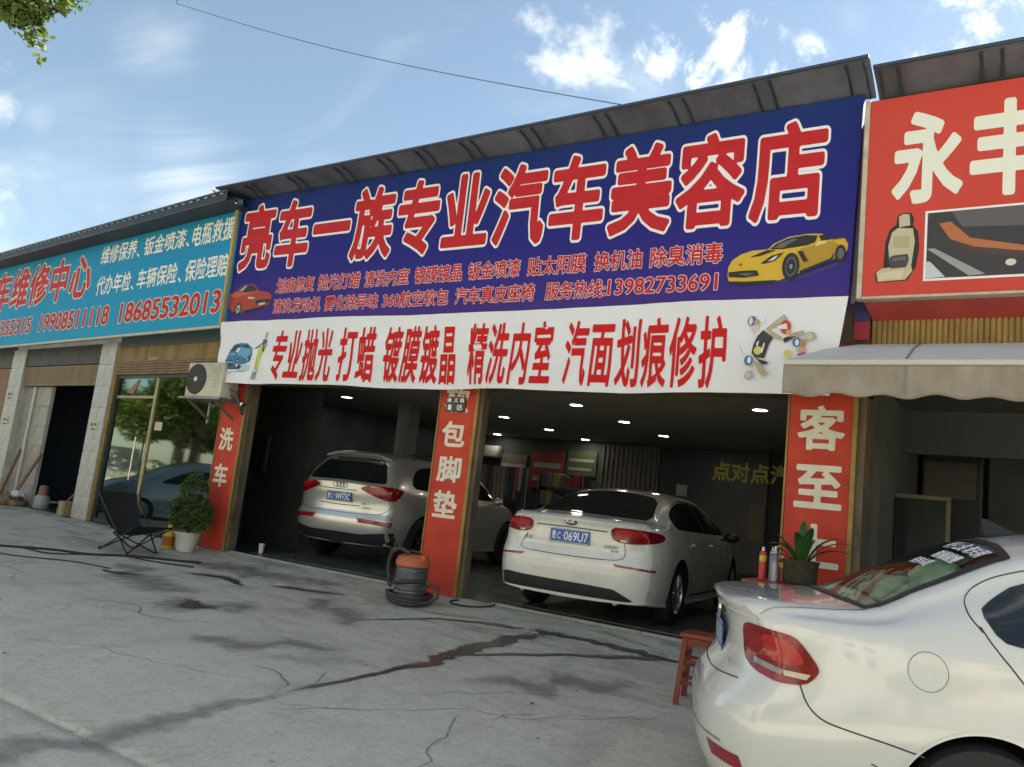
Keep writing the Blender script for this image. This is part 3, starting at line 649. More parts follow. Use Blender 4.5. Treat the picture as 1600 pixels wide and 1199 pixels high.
hb = MB(); hb.box(-12.55, -12.2, 5.2, 6.9, .0, .85, b=.02); tag(hb.build('tool_chest', mat('chest_blue', (.03,.06,.12), .5)), 'long low dark blue chest along the left wall of the wash bay', 'tool chest')
# recessed ceiling downlights (lit)
M_lampon = mat('lit_downlight', (1,1,1), .4, emit=(1,.96,.88), estr=9)
spots = [(-6.12,3.60,'nearest lit downlight in the middle of the ceiling'),(-8.78,5.56,'lit downlight second row behind the middle pillar side'),(-6.14,5.50,'lit downlight second row above the sedan roof'),(-8.82,7.45,'lit downlight third row left of the sedan'),
         (-6.17,7.48,'lit downlight third row in front of the dark board'),(-11.3,9.15,'farthest left lit downlight by the brown poster'),(-8.82,9.2,'lit downlight in the back row above the curtain'),(-3.16,3.50,'lit downlight nearest the right hand pillar'),
         (-11.15,3.56,'lit downlight over the silver car, nearer one'),(-11.2,5.42,'lit downlight over the silver car, farther one')]
dl = None
for x, y, lb in spots:
    if dl is None:
        dl = thing('ceiling_downlight', lb, 'downlight', (x,y,2.8), 0, 'lit recessed downlights in the bay ceiling')
        mb = MB(); mb.lathe([(.10,-.012),(.135,-.010),(.135,.0),(.10,.0)], (0,0,0), 24); mb.build('rim', mat('lamp_rim', (.6,.6,.58), .4), dl, local=True)
        mb = MB(); mb.lathe([(.0,-.008),(.10,-.008)], (0,0,0), 24); mb.build('lamp_disc', M_lampon, dl, local=True)
    else:
        d2 = copy_tree(dl); d2.location = (x, y, 2.8); d2['label'] = lb

# ------------------------------------------------------------------ signs
def gradient_mat(name, stops, z0, z1, rough=.62):
    m = bpy.data.materials.new(name); m.use_nodes = True; nt = m.node_tree; N = nt.nodes; L = nt.links; b = N['Principled BSDF']
    tc = N.new('ShaderNodeTexCoord'); sp = N.new('ShaderNodeSeparateXYZ'); L.new(tc.outputs['Object'], sp.inputs[0])
    mr = N.new('ShaderNodeMapRange'); L.new(sp.outputs[2], mr.inputs[0]); mr.inputs[1].default_value = z0; mr.inputs[2].default_value = z1
    cr = N.new('ShaderNodeValToRGB'); L.new(mr.outputs[0], cr.inputs[0])
    while len(cr.color_ramp.elements) < len(stops): cr.color_ramp.elements.new(.5)
    for e, (p, c) in zip(cr.color_ramp.elements, stops): e.position = p; e.color = (*c, 1)
    n = N.new('ShaderNodeTexNoise'); n.inputs['Scale'].default_value = 1.3; n.inputs['Detail'].default_value = 4; L.new(tc.outputs['Object'], n.inputs[0])
    bp = N.new('ShaderNodeBump'); bp.inputs['Strength'].default_value = .6; bp.inputs['Distance'].default_value = .05; L.new(n.outputs['Fac'], bp.inputs['Height']); L.new(bp.outputs[0], b.inputs['Normal'])
    L.new(cr.outputs[0], b.inputs['Base Color']); b.inputs['Roughness'].default_value = rough; b.inputs['Specular IOR Level'].default_value = .2
    return m
SY = -.25
PS = thing('purple_blue_signboard', 'long purple blue signboard with big red characters above the two wash bays', 'signboard', (-5.7, SY, 3.2))
M_purple = gradient_mat('purple_vinyl', [(0,(.080,.030,.20)),(.12,(.040,.026,.22)),(.45,(.018,.018,.20)),(.8,(.012,.021,.17)),(1,(.010,.034,.17))], 0, 2.05)
def sign_quad(mb, bl, br, tr, tl, y0, y1):
    v = [(bl[0],y0,bl[1]),(br[0],y0,br[1]),(tr[0],y0,tr[1]),(tl[0],y0,tl[1])]; w = [(a[0],y1,a[2]) for a in v]
    mb.add(v+w, [(0,1,2,3),(7,6,5,4),(0,4,5,1),(1,5,6,2),(2,6,7,3),(3,7,4,0)])
mb = MB(); sign_quad(mb, (-10.02,3.2), (-1.38,3.2), (-1.33,5.24), (-10.14,5.22), SY, SY+.10); mb.build('sign_face', M_purple, PS)
mb = MB()
for zz in (3.3, 4.2, 5.1): mb.box(-10.0, -1.4, SY+.11, -.002, zz, zz+.05)
mb.build('mounting_rail', M_steel, PS)
def outlined(parent, items, y, off_in, off_out, red, white, name='lettering'):
    for s, x0, x1, z0, z1, per in items:
        mw = MB(); mr = MB()
        text_into(mw, s, Vector((0,y,0)), UX, UZ, x0, x1, z0, z1, off_out, off_in, .002, per=per)
        text_into(mr, s, Vector((0,y,0)), UX, UZ, x0, x1, z0, z1, off_in, off_in, .004, per=per)
        mw.build('letter_outline', white, parent); mr.build(name, red, parent)
outlined(PS, [('亮车一族专业汽车美容店', -10.03, -1.60, 4.10, 5.06, True)], SY, .034, .064, M_ltrred, M_ltrw)
r1 = [('划痕修复',-9.05,-8.29),('抛光打蜡',-8.21,-7.44),('清洗内室',-7.35,-6.60),('镀膜镀晶',-6.50,-5.77),('钣金喷漆',-5.67,-4.94),('贴太阳膜',-4.83,-4.09),('换机油',-3.98,-3.43),('除臭消毒',-3.33,-2.57)]
r2 = [('清洗发动机',-9.05,-8.11),('雾化除异味',-8.02,-7.07),('360航空软包',-6.98,-5.93),('汽车真皮座椅',-5.82,-4.71)]
M_ltrpink = mat('pale_pink_outline', (.70,.60,.64), .5)
outlined(PS, [(s,a,b,3.70,3.91,False) for s,a,b in r1] + [(s,a,b,3.405,3.605,False) for s,a,b in r2] + [('服务热线:',-4.56,-3.82,3.405,3.60,False), ('13982733691',-3.79,-2.60,3.425,3.59,False)], SY, .020, .050, M_ltrred, M_ltrpink)
Yl=(.62,.40,.03); Yd=(.42,.25,.02); K=(.012,.012,.014); G=(.10,.11,.12)
art(PS, 'printed_yellow_car', SY-.001, -2.50, -1.40, 3.45, 3.93, (0,15,640,290), [
 ((.030,.026,.13), [(10,262),(300,272),(560,200),(640,160),(620,200),(400,270),(250,292),(40,290)]),
 (Yl, [(0,180),(20,140),(70,108),(130,92),(220,90),(250,60),(330,28),(430,20),(500,25),(560,60),(620,60),(638,95),(635,130),(600,150),(560,180),(400,235),(290,270),(100,275),(10,265),(0,230)]),
 (Yd, [(390,100),(560,70),(600,100),(590,140),(560,175),(410,228),(395,190),(420,150)]),
 (K, [(228,92),(262,62),(330,35),(420,26),(482,34),(470,70),(430,85),(300,96)]),
 (G, [(250,86),(290,58),(350,42),(380,44),(330,70),(300,90)]),
 (K, [(488,34),(522,32),(560,58),(540,64),(500,66)]), ((.7,.6,.2), [(470,95),(485,68),(530,66),(525,80)]),
 (K, [(120,130),(215,95),(265,100),(180,126)]), (K, [(185,170),(240,130),(310,115),(262,160),(200,173)]), ((.6,.6,.6), [(222,160),(262,134),(280,130),(256,156)]),
 (K, [(5,210),(80,206),(165,208),(180,238),(100,246),(10,238)]), (G, [(60,222),(110,220),(150,226),(110,238)]), (K, [(0,262),(100,270),(275,270),(262,286),(60,288),(0,275)]),
 (K, ell(350,198,46,76)), (G, ell(352,200,30,54)), (K, ell(352,200,24,44)), ((.3,.3,.3), ell(352,200,8,14)), (K, ell(604,146,27,48)), (G, ell(605,146,16,30)),
 (K, [(383,118),(408,116),(440,175),(415,178)]), (K, [(400,228),(556,170),(572,138),(566,182),(402,244)]), ((.5,.05,.02), ell(74,172,9,7)), (K, [(560,58),(625,52),(625,60),(565,68)])])
Rd=(.36,.035,.018)
art(PS, 'printed_red_car', SY-.001, -10.07, -9.12, 3.40, 3.87, (60,548,280,712), [
 ((.03,.02,.10), [(70,690),(140,705),(275,680),(278,668),(150,690)]),
 (Rd, [(60,600),(95,580),(130,552),(180,550),(215,590),(262,600),(280,620),(275,665),(230,680),(140,700),(85,690),(62,660)]),
 ((.50,.09,.04), [(64,604),(100,586),(150,594),(205,590),(150,606),(100,620)]), (K, [(98,586),(132,557),(176,554),(205,585),(150,592)]), ((.35,.38,.38), [(108,584),(136,560),(150,558),(130,584)]),
 (K, ell(120,680,17,32,14)), ((.35,.35,.35), ell(121,680,11,23,14)), (K, ell(121,680,4,8,10)), ((.55,.5,.42), [(160,618),(195,622),(200,630),(168,630)]), (K, [(205,640),(272,634),(272,652),(208,662)]), ((.5,.5,.5), [(222,656),(256,652),(256,662),(224,667)]), (K, [(150,690),(230,676),(274,664),(232,684),(150,700)])])

# white banner hung below it (wavy cloth)
BY = -.31
def ban_y(x, z):
    s = (x+10.0)/8.6; t = max(0, min(1, (z-2.385)/.9))
    return BY - .018*(1-t)*math.sin(s*47+t*2) - .012*math.sin(s*23+1.5*t) - .02*(1-t)*math.sin(s*11) + .030*noise.noise(Vector((x*1.3+z*1.6, z*1.1, 0))) + .012*noise.noise(Vector((x*4.2+z*3.0, z*1.6, 5))) + .02*math.exp(-(x+10)*1.2)*math.sin((x*9+z*14))*t
def banner():
    nx, nz = 420, 40; vs = []; fs = []
    for j in range(nz+1):
        t = j/nz
        for i in range(nx+1):
            s = i/nx
            xl = -10.03+.09*(1-t)-.0; xr = -1.37-.12*(1-t); x = xl+(xr-xl)*s
            zt = 3.285+.010*math.sin(s*9)+(-.02 if 0 else 0); zb = 2.385 - .012*math.sin(s*19) - .02*math.sin(s*math.pi)
            z = zb+(zt-zb)*t
            y = ban_y(x, z)
            vs.append((x, y, z))
    for j in range(nz):
        for i in range(nx): fs.append((j*(nx+1)+i, j*(nx+1)+i+1, (j+1)*(nx+1)+i+1, (j+1)*(nx+1)+i))
    mb = MB(); mb.add(vs, fs)
    m = mat('banner_cloth', (.74,.76,.80), .6, bump=.35, bscale=2.6, var=.05, vscale=1.2)
    o = mb.build('white_banner', m, smooth=80); 
    tag(o, 'white cloth banner with tall red characters under the purple signboard', 'banner'); return o
BN = banner()
def btext():
    for s, a, b_ in (('专业抛光',-8.86,-7.66),('打蜡',-7.56,-6.92),('镀膜镀晶',-6.79,-5.65),('精洗内室',-5.49,-4.34),('汽面划痕修护',-4.21,-2.42)):
        mb = MB(); text_into(mb, s, Vector((0,BY-.047,0)), UX, UZ, a, b_, 2.43, 3.13, .022, .0, per=True)
        mb.v = [(v[0], ban_y(v[0], v[2])-.006, v[2]) for v in mb.v]
        mb.build('lettering', mat('banner_red', (.56,.016,.018), .6, spec=.15), BN)
btext()
def art_on_banner(name, *aa):
    o = art(BN, name, *aa)
    for v in o.data.vertices: v.co.y = ban_y(v.co.x, v.co.z) + v.co.y - .004
B1=(.03,.16,.34); B2=(.10,.34,.52); B3=(.01,.05,.12)
AY = 0.0
art_on_banner('printed_blue_car', AY, -9.98, -9.22, 2.44, 2.98, (0,440,660,1100), [
 ((.40,.60,.74), ell(330,900,300,95,24)), (B3, ell(330,880,230,55,24)),
 (B1, [(170,760),(200,640),(300,500),(400,470),(520,475),(620,560),(640,680),(620,780),(480,860),(400,900),(240,920),(170,880)]),
 (B2, [(360,660),(430,560),(520,520),(600,570),(620,640),(560,740),(430,780)]), (B2, [(200,680),(260,640),(330,640),(340,700),(220,740)]),
 (B3, [(215,610),(300,520),(400,500),(330,620)]), (B3, [(440,520),(520,500),(590,560),(500,560)]), (B3, [(170,770),(330,780),(330,880),(190,890)]), ((.6,.65,.7), [(190,800),(320,810),(320,822),(190,812)]),
 (K, ell(390,830,40,90)), ((.45,.5,.52), ell(392,835,26,66)), (K, ell(590,760,24,50)), ((.35,.4,.45), ell(590,762,14,34)), ((.02,.02,.04), [(300,1045),(290,1000),(340,975),(560,962),(560,966),(350,981),(300,1005),(306,1045)])])
art_on_banner('printed_washer_figure', AY, -9.22, -8.98, 2.42, 3.12, (600,280,870,1040), [
 ((.42,.45,.10), ell(812,315,30,38)), ((.45,.30,.22), ell(808,365,20,24)), ((.06,.08,.16), [(770,400),(850,400),(862,460),(830,600),(790,600),(770,480)]), (K, [(610,545),(770,455),(780,475),(640,550)]),
 ((.45,.30,.22), ell(845,500,28,38)), ((.48,.55,.10), [(740,480),(800,490),(800,620),(770,900),(730,915),(720,700),(700,880),(670,880),(700,640)]), ((.03,.05,.12), [(655,905),(680,905),(660,1010),(610,1028),(640,990)]), ((.03,.05,.12), [(712,910),(742,910),(712,1030),(684,1030),(700,1000)])])
Tn=(.42,.34,.24); Bl=(.05,.14,.34)
art_on_banner('printed_tools_and_workers', AY, -2.32, -1.62, 2.50, 3.14, (270,100,1110,740), [
 ((.55,.58,.62), [(545,50+60),(553,110),(556,190),(500,215),(498,208),(546,186)]), ((.50,.54,.58), [(275,400),(282,398),(345,490),(340,496)]),
 (Tn, [(560,245),(750,105),(800,150),(600,265)]), ((.55,.46,.34), [(600,235),(745,125),(760,140),(610,250)]), (Bl, ell(405,165,50,48)), ((.6,.68,.75), ell(392,165,22,36)), ((.45,.30,.20), ell(462,180,34,30)), ((.62,.52,.5), [(385,215),(460,205),(500,215),(440,295)]),
 ((.035,.032,.038), [(540,255),(655,330),(610,400),(570,525),(470,520),(425,470),(440,390),(480,310)]), (Tn, [(600,250),(740,320),(750,355),(690,345),(600,275)]), ((.50,.04,.03), ell(780,230,56,66)), ((.7,.72,.72), [(690,215),(790,195),(800,250),(700,245)]), ((.5,.4,.12), ell(815,280,26,22)),
 (K, [(760,340),(900,280),(940,300),(780,380)]), (Tn, [(780,330),(965,262),(985,300),(850,350)]), (Bl, ell(910,375,48,44)), ((.7,.75,.8), ell(912,378,20,30)), ((.45,.22,.10), ell(975,385,32,38)), ((.55,.35,.28), ell(962,450,44,28)), ((.28,.05,.05), [(915,490),(1000,465),(1010,478),(930,505)]), ((.60,.56,.14), ell(820,480,38,38)), ((.62,.56,.14), ell(500,455,46,40)),
 ((.7,.72,.7), [(475,390),(500,360),(508,372),(490,430)]), ((.7,.72,.7), [(530,470),(560,380),(575,390),(550,480)]), ((.30,.36,.42), ell(1052,325,54,44)), ((.58,.50,.36), ell(1046,325,36,36)), (Bl, ell(405,550,50,48)), ((.7,.76,.8), ell(412,548,22,32)), (K, [(480,530),(600,560),(635,580),(560,590)]), (Tn, [(470,560),(530,570),(620,680),(570,705),(520,660)]), ((.30,.36,.42), ell(410,688,46,42)), ((.58,.50,.36), ell(410,686,32,32)), ((.7,.4,.3),[(420,600),(470,600),(460,620),(430,620)])])

# red signboard on the right
RY = -.32
RS = thing('red_signboard', 'red signboard with large white characters and a car seat picture at the right edge', 'signboard', (1.5, RY, 3.27))
M_redsign = mat('red_sign_vinyl', (.58,.070,.055), .55, spec=.15, var=.10, vscale=.8, bump=.12, bscale=2)
mb = MB(); mb.box(-1.255, 5.5, RY, RY+.06, 3.27, 5.12); mb.build('sign_face', M_redsign, RS)
mb = MB(); mb.box(-1.30, -1.257, RY-.012, RY+.10, 3.25, 5.13, b=.004); mb.box(-1.257, 5.5, RY-.012, RY+.10, 3.245, 3.268, b=.003); mb.build('cream_frame', mat('cream_frame', (.52,.46,.36), .5, var=.25, vscale=8), RS)
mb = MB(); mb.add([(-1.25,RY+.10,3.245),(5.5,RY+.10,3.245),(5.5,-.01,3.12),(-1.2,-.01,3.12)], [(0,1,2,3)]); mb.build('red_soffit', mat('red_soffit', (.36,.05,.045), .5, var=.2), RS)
mb = MB()
for ch, a, b in (('永',-1.03,-.52),('丰',-.43,.10),('汽',.20,.72),('车',.82,1.34)): text_into(mb, ch, Vector((0,RY-.002,0)), UX, UZ, a, b, 4.12, 4.92, .036, .0)
mb.build('lettering', mat('sign_cream_letter', (.74,.76,.68), .5), RS)
Be=(.50,.45,.30)
art(RS, 'printed_car_seat', RY-.001, -1.16, -.81, 3.38, 4.02, (378,588,515,804), [
 (K, [(405,760),(408,680),(420,640),(440,625),(445,596),(460,590),(485,592),(495,610),(492,630),(508,650),(514,700),(505,760),(480,798),(385,800),(378,770)]),
 (Be, [(448,600),(462,593),(480,596),(484,630),(450,634)]), (Be, [(418,690),(428,648),(445,636),(492,640),(500,680),(492,750),(425,750)]), ((.40,.35,.22), [(434,660),(484,664),(482,700),(434,696)]),
 (Be, [(384,770),(400,758),(490,750),(496,770),(476,795),(390,798)]), ((.6,.54,.38), [(390,790),(398,770),(470,765),(462,794)]), ((.05,.045,.06), [(424,725),(435,720),(480,718),(484,735),(476,758),(430,760),(424,750)]), ((.12,.11,.13), [(432,728),(474,725),(476,735),(434,738)])])
mb = MB(); mb.box(-.775, 1.9, RY-.004, RY-.001, 3.385, 4.01); mb.build('picture_border', M_ltrw, RS)
art(RS, 'printed_car_interior', RY-.005, -.755, 1.88, 3.405, 3.99, (0,0,900,200), [
 ((.035,.032,.038), [(0,0),(900,0),(900,200),(0,200)]), ((.10,.09,.10), [(60,0),(300,0),(240,60),(90,50)]), ((.42,.14,.05), [(30,35),(60,32),(110,85),(250,120),(330,125),(330,150),(120,112),(60,85)]), ((.06,.04,.04), [(60,85),(120,112),(320,150),(310,165),(110,130)]),
 ((.30,.30,.32), [(0,110),(20,110),(150,195),(110,198)]), ((.5,.56,.58), [(0,150),(10,150),(50,198),(0,200)]), ((.58,.60,.50), ell(210,165,13,10)), ((.025,.025,.03), [(330,0),(400,0),(390,200),(340,200)]), ((.45,.03,.03), [(430,15),(560,10),(570,140),(440,135)]), ((.20,.15,.13), [(600,40),(860,30),(860,160),(610,170)])])
# short blue / red cloth remnants on the wall between banner and right shop
mb = MB(); mb.box(-1.36, -1.22, -.06, -.02, 3.08, 3.3); tag(mb.build('cloth_scrap', mat('navy_cloth', (.03,.03,.12), .7)), 'navy cloth end hanging between the banner and the red sign', 'cloth scrap')
mb = MB(); mb.box(-1.345, -1.215, -.10, -.062, 2.93, 3.10); tag(mb.build('cloth_scrap', mat('maroon_cloth', (.25,.012,.03), .7)), 'maroon cloth patch just above the awning end', 'cloth scrap')

# ------------------------------------------------------------------ eaves over the signs
def eave(x0, x1, zo0, zo1, zi, y_out, y_in, rafters, name, label, sheetm):
    t = thing(name, label, 'eave', ((x0+x1)/2, -.3, zi))
    n = max(4, int((x1-x0)/.12)); vs = []; fs = []
    for i in range(n+1):
        x = x0+(x1-x0)*i/n; zo = zo0+(zo1-zo0)*i/n + .008*noise.noise(Vector((x*2, 0, 0)))
        vs += [(x, y_out, zo), (x, (y_out+y_in)/2, (zo+zi)/2+.012), (x, y_in, zi), (x, y_out, zo+.02), (x, (y_out+y_in)/2, (zo+zi)/2+.035), (x, y_in, zi+.02)]
    for i in range(n):
        for a, b in ((0,1),(1,2),(4,3),(5,4),(3,0)): fs.append((6*i+a, 6*i+b, 6*i+6+b, 6*i+6+a))
    mb = MB(); mb.add(vs, fs); mb.build('eave_sheet', sheetm, t)
    mb = MB(); mb.tube([(x0, y_out-.01, zo0+.012), ((x0+x1)/2, y_out-.01, (zo0+zo1)/2+.005), (x1, y_out-.01, zo1+.012)], .019, 8); mb.build('edge_pipe', M_navy, t, smooth=True)
    src = None
    for xr in rafters:
        for dx in (-.075, .075):
            if src is None:
                mb = MB(); zm = (zo0+zo1)/2; mb.tube([(0,y_out+.02,zm-.022),(0,y_out+.16,zm-.035),(0,(y_out+y_in)/2+.05,(zm+zi)/2-.035),(0,y_in,zi-.05)], .014, 6)
                src = mb.build('rafter', M_navy, t, local=True, smooth=True); src.location = (xr+dx-t.location.x, -t.location.y, -t.location.z); src.location.z += (zo0+(zo1-zo0)*(xr-x0)/(x1-x0)) - zm
            else: inst(src, t, (xr+dx-t.location.x, -t.location.y, -t.location.z + (zo0+(zo1-zo0)*(xr-x0)/(x1-x0)) - zm))
    return t
eave(-10.28, -1.24, 5.27, 5.385, 5.235, -.62, -.16, [-9.6,-8.7,-7.8,-7.02,-6.40,-5.70,-4.85,-3.92,-3.06,-2.20,-1.36], 'sheet_eave', 'long grey sheet eave with paired rafters over the purple signboard', M_sheet)
eave(-1.20, 6.2, 5.27, 5.30, 5.14, -.62, -.16, [-1.08,-.30,.6,1.5,2.4,3.3,4.2,5.1], 'sheet_eave', 'grey sheet eave over the red signboard at the right edge', M_sheet)

# ------------------------------------------------------------------ right shop
RSH = thing('right_shop', 'dark open shop under the red sign and canvas awning', 'shop building', (1.5, 0, 0))
mb = MB()
for i in range(150):
    x = -1.20+i*.044; mb.box(x, x+.028, -.02, 0, 2.5, 3.25)
mb.box(-1.21, 5.5, 0.0, .06, 2.5, 5.15); o = mb.build('ribbed_panel', mat('ochre_ribbed_sheet', (.30,.19,.045), .5, metal=.2, var=.4, vscale=4, dark=(.15,.085,.022), stretch=(1,1,.3)), RSH); o['kind'] = 'stuff'
mb = MB(); mb.box(5.4, 5.9, 0, .5, 0, 5.1); mb.build('pillar', M_tile, RSH)
mb = MB(); mb.box(-1.2, 5.4, .3, 6, 2.62, 2.7); mb.build('ceiling', mat('dim_ceiling', (.11,.105,.105), .8), RSH)
mb = MB(); mb.box(-1.2, 5.4, 5.9, 6.0, 0, 2.62); mb.box(-1.22, -1.16, .5, 5.9, 0, 2.62); mb.box(5.4, 5.5, .5, 6, 0, 2.62); mb.build('inner_wall', mat('dim_grey_wall', (.10,.105,.10), .8, var=.2, vscale=2), RSH)
mb = MB(); mb.box(-1.21, 5.6, .0, 10, 5.02, 5.14); mb.build('roof', M_sheetdark, RSH)
mb = MB(); mb.box(-1.16, 5.4, .06, 5.9, -.1, .014); mb.build('shop_floor', M_floor, RSH)
mb = MB(); mb.box(-1.2, 5.4, 2.0, 2.12, 2.15, 2.62); mb.build('beam', mat('dim_beam', (.085,.085,.088), .7), RSH)
# glazed counter frame and dark cabinet inside
t = thing('glass_counter', 'brass framed glass booth just inside the right shop', 'booth', (-1.0, 1.5, 0))
mb = MB(); mb.box(-1.15, -.64, 1.48, 1.52, 1.635, 1.675); mb.box(-.68, -.64, 1.48, 1.52, 0, 1.64); mb.build('brass_frame', mat('dull_brass_frame', (.15,.135,.075), .5), t)
mb = MB(); mb.box(-1.15, -.68, 1.53, 1.545, .05, 1.63); mb.build('dark_pane', mat('dark_pane', (.02,.025,.028), .1), t)
t = thing('wall_cabinet', 'dark cabinet with a dull patterned screen on the rear wall of the right shop', 'cabinet', (-1.0, 3.5, 1.8))
mb = MB(); mb.box(-1.12, -.45, 3.5, 3.8, .9, 2.42, b=.02); mb.build('body', mat('cab_black', (.015,.018,.024), .4), t)
mb = MB(); mb.box(-1.08, -.52, 3.48, 3.499, 1.78, 2.22); mb.build('screen', mat('dull_screen', (.07,.06,.075), .3, var=.5, vscale=3, dark=(.10,.075,.03)), t)
mb = MB(); mb.box(-.40, .9, 3.9, 4.1, 0, 2.5); tag(mb.build('storage_locker', mat('locker_grey', (.09,.095,.09), .6, var=.2)), 'tall dull grey locker at the right of the right shop', 'locker')

# canvas awning
AW = thing('canvas_awning', 'beige canvas awning with a scalloped valance over the right shop', 'awning', (1.5, -.6, 2.6))
M_canvas = mat('beige_canvas', (.33,.30,.26), .85, var=.30, vscale=2.5, dark=(.22,.19,.145), bump=.25, bscale=5, stretch=(1,1,.5))
M_canvast = mat('sky_lit_canvas_top', (.66,.66,.63), .8, var=.12, vscale=2)  # paler than the valance: the skylight on the top is put into its colour
AF = -1.0
nx = 150; vs = []; fs = []
for i in range(nx+1):
    x = -1.715+i*(6.2/nx)
    sag = .012*math.sin(x*7)
    vs += [(x, AF, 2.555), (max(x, -1.715+.20), (AF+-.12)/2, 2.735+sag*.6), (max(x, -1.715+.40), -.05, 2.90)]
for i in range(nx):
    for a in (0, 1): fs.append((3*i+a, 3*i+3+a, 3*i+4+a, 3*i+1+a))
mb = MB(); mb.add(vs, fs); mb.build('canvas_top', M_canvast, AW, smooth=60)
vs = []; fs = []; nz = 8
for i in range(nx+1):
    x = -1.715+i*(6.2/nx); zb = 2.265 + .017*math.sin((x+1.72)*2*math.pi/.36+.6) + .006*math.sin(x*9)
    for j in range(nz+1):
        tt = j/nz; vs.append((x, AF-.012-.012*tt*math.sin(x*17+tt), 2.515+(zb-2.515)*tt))
for i in range(nx):
    for j in range(nz): fs.append((i*(nz+1)+j, i*(nz+1)+j+1, (i+1)*(nz+1)+j+1, (i+1)*(nz+1)+j))
mb = MB(); mb.add(vs, fs); vo = mb.build('valance', M_canvas, AW, smooth=60); so = vo.modifiers.new('s','SOLIDIFY'); so.thickness = .004
mb = MB(); mb.box(-1.715, 4.5, AF-.025, AF+.02, 2.512, 2.556, b=.008); mb.build('front_rail', mat('cream_rail', (.50,.50,.42), .45), AW)
mb = MB()
for x in (-1.55, 1.5, 4.2):
    mb.tube([(x, AF+.02, 2.50), (x+.02, -.5, 2.42), (x+.02, -.06, 2.60)], .016, 6)
mb.build('folding_arm', M_steel, AW)
for k in range(6):
    x = -.80+.92*k; mb = MB(); mb.add([(x-.006,AF-.022,2.51),(x+.006,AF-.022,2.51),(x+.007,AF-.030,2.275),(x-.005,AF-.030,2.275)], [(0,1,2,3)]); mb.tube([(x,AF+.01,2.562),(x,(AF-.12)/2,2.74),(x,-.06,2.902)], .010, 6); mb.build('canvas_seam', mat('seam_tan', (.24,.21,.17), .9), AW)

# ------------------------------------------------------------------ left wing (turned 6 degrees back)
WG = thing('repair_shop', 'left repair shop with pale pillars, a mirror glass front and a dark garage', 'shop building', (-9.9, 0, 0), R(-6))
def WB(): return MB()
def wbuild(mb, name, m, par=WG, **k): return mb.build(name, m, par, local=True, **k)
def tiled_pillar(s0, s1, notices):
    mb = MB(); mb.box(-s1+.012, -s0-.012, .010, .5, -.1, 3.2); p = wbuild(mb, 'pillar', M_grout)
    tw = (s1-s0)/2; src = None
    for r in range(8):
        for c in range(2):
            if src is None:
                mb = MB(); mb.box(.003, tw-.003, 0, .02, .003, .397, b=.002); src = wbuild(mb, 'tile', M_tile, p); src.location = (-s1+c*tw, -.006, r*.4)
            else: inst(src, p, (-s1+c*tw, -.006+.001*((r+c) % 2), r*.4))
    mb = MB(); mb.box(-s0-.014, -s0+.001, .0, .48, 0, 3.2); wbuild(mb, 'side_facing', M_tile, p)
    for (z0, z1, a, b) in notices:
        mb = MB(); mb.box(-s1+a, -s1+b, -.012, -.008, z0, z1); nb = wbuild(mb, 'notice', mat('cream_notice', (.50,.50,.38), .6), p)
        mb = MB(); w = b-a
        mb.box(-s1+a+w*.15, -s1+a+w*.42, -.014, -.0125, z0+(z1-z0)*.5, z0+(z1-z0)*.82); mb.box(-s1+a+w*.55, -s1+a+w*.85, -.014, -.0125, z0+(z1-z0)*.55, z0+(z1-z0)*.8); mb.box(-s1+a+w*.2, -s1+a+w*.8, -.014, -.0125, z0+(z1-z0)*.15, z0+(z1-z0)*.3)
        wbuild(mb, 'print_mark', mat('grey_ink', (.10,.11,.10), .7), p) if 0 else mb.build('print_mark', mat('grey_ink', (.10,.11,.10), .7), p, local=True)
    return p
tiled_pillar(4.02, 4.62, [(1.56,1.75,.10,.42),(1.42,1.46,.30,.40)])
tiled_pillar(8.12, 8.80, [(1.55,1.75,.12,.42),(2.1,2.3,.10,.38)])
mb = MB(); mb.box(-4.02, -3.93, .02, .12, 0, 3.2, b=.01); wbuild(mb, 'gold_trim', M_gold)
# glass front
mb = MB(); mb.box(-3.93, -.05, .05, .30, 3.2, 5.1); mb.box(-14, -3.93, .05, .30, 3.2, 4.9); wbuild(mb, 'upper_wall', M_white)
mb = MB(); mb.box(-3.93, -.02, .03, .06, 2.83, 3.2); mb.box(-4.0,-.02,.0,.05,2.82,2.845); wbuild(mb, 'brown_panel', M_brown)
mb = MB(); mb.box(-3.93, -.02, .01, .05, 3.10, 3.3); wbuild(mb, 'sign_soffit', mat('soffit_teal', (.05,.08,.09), .6))
def slats(s0, s1, z0, z1, par_name, m, y=.0):
    mb = MB(); mb.box(-s1, -s0, y+.03, y+.06, z0, z1); p = wbuild(mb, par_name, m); n = max(1, round((z1-z0)/.045)); h = (z1-z0)/n; src = None
    for i in range(n):
        if src is None: mb = MB(); mb.box(-s1, -s0, y, y+.029, .003, h-.004, b=.006); src = wbuild(mb, 'slat', m, p); src.location = (0, 0, z0+i*h)
        else: inst(src, p, (0, 0, z0+i*h))
    return p
slats(.02, 3.93, 2.60, 2.82, 'roller_shutter', M_shut)
M_doorglass = thin_glass('mirror_glass', (.35,.45,.42), refl=.11, through=.35, k=.9)
gf = MB(); gf.box(-3.93, -3.86, .06, .14, 0, 2.60); gf.box(-3.93, -.05, .06, .14, 0, .07); gf.box(-3.86, -.05, .06, .14, 2.55, 2.60); GF = wbuild(gf, 'door_frame', mat('dark_teal_frame', (.03,.05,.05), .35, metal=.3))
mb = MB(); mb.box(-3.86, -2.53, .095, .101, .07, 2.19); wbuild(mb, 'pane', M_doorglass, GF)
mb = MB(); mb.box(-3.86, -2.53, .095, .101, 2.24, 2.55); wbuild(mb, 'pane', M_doorglass, GF)
mb = MB(); mb.box(-2.46, -.05, .095, .101, .07, 2.55); wbuild(mb, 'pane', M_doorglass, GF)
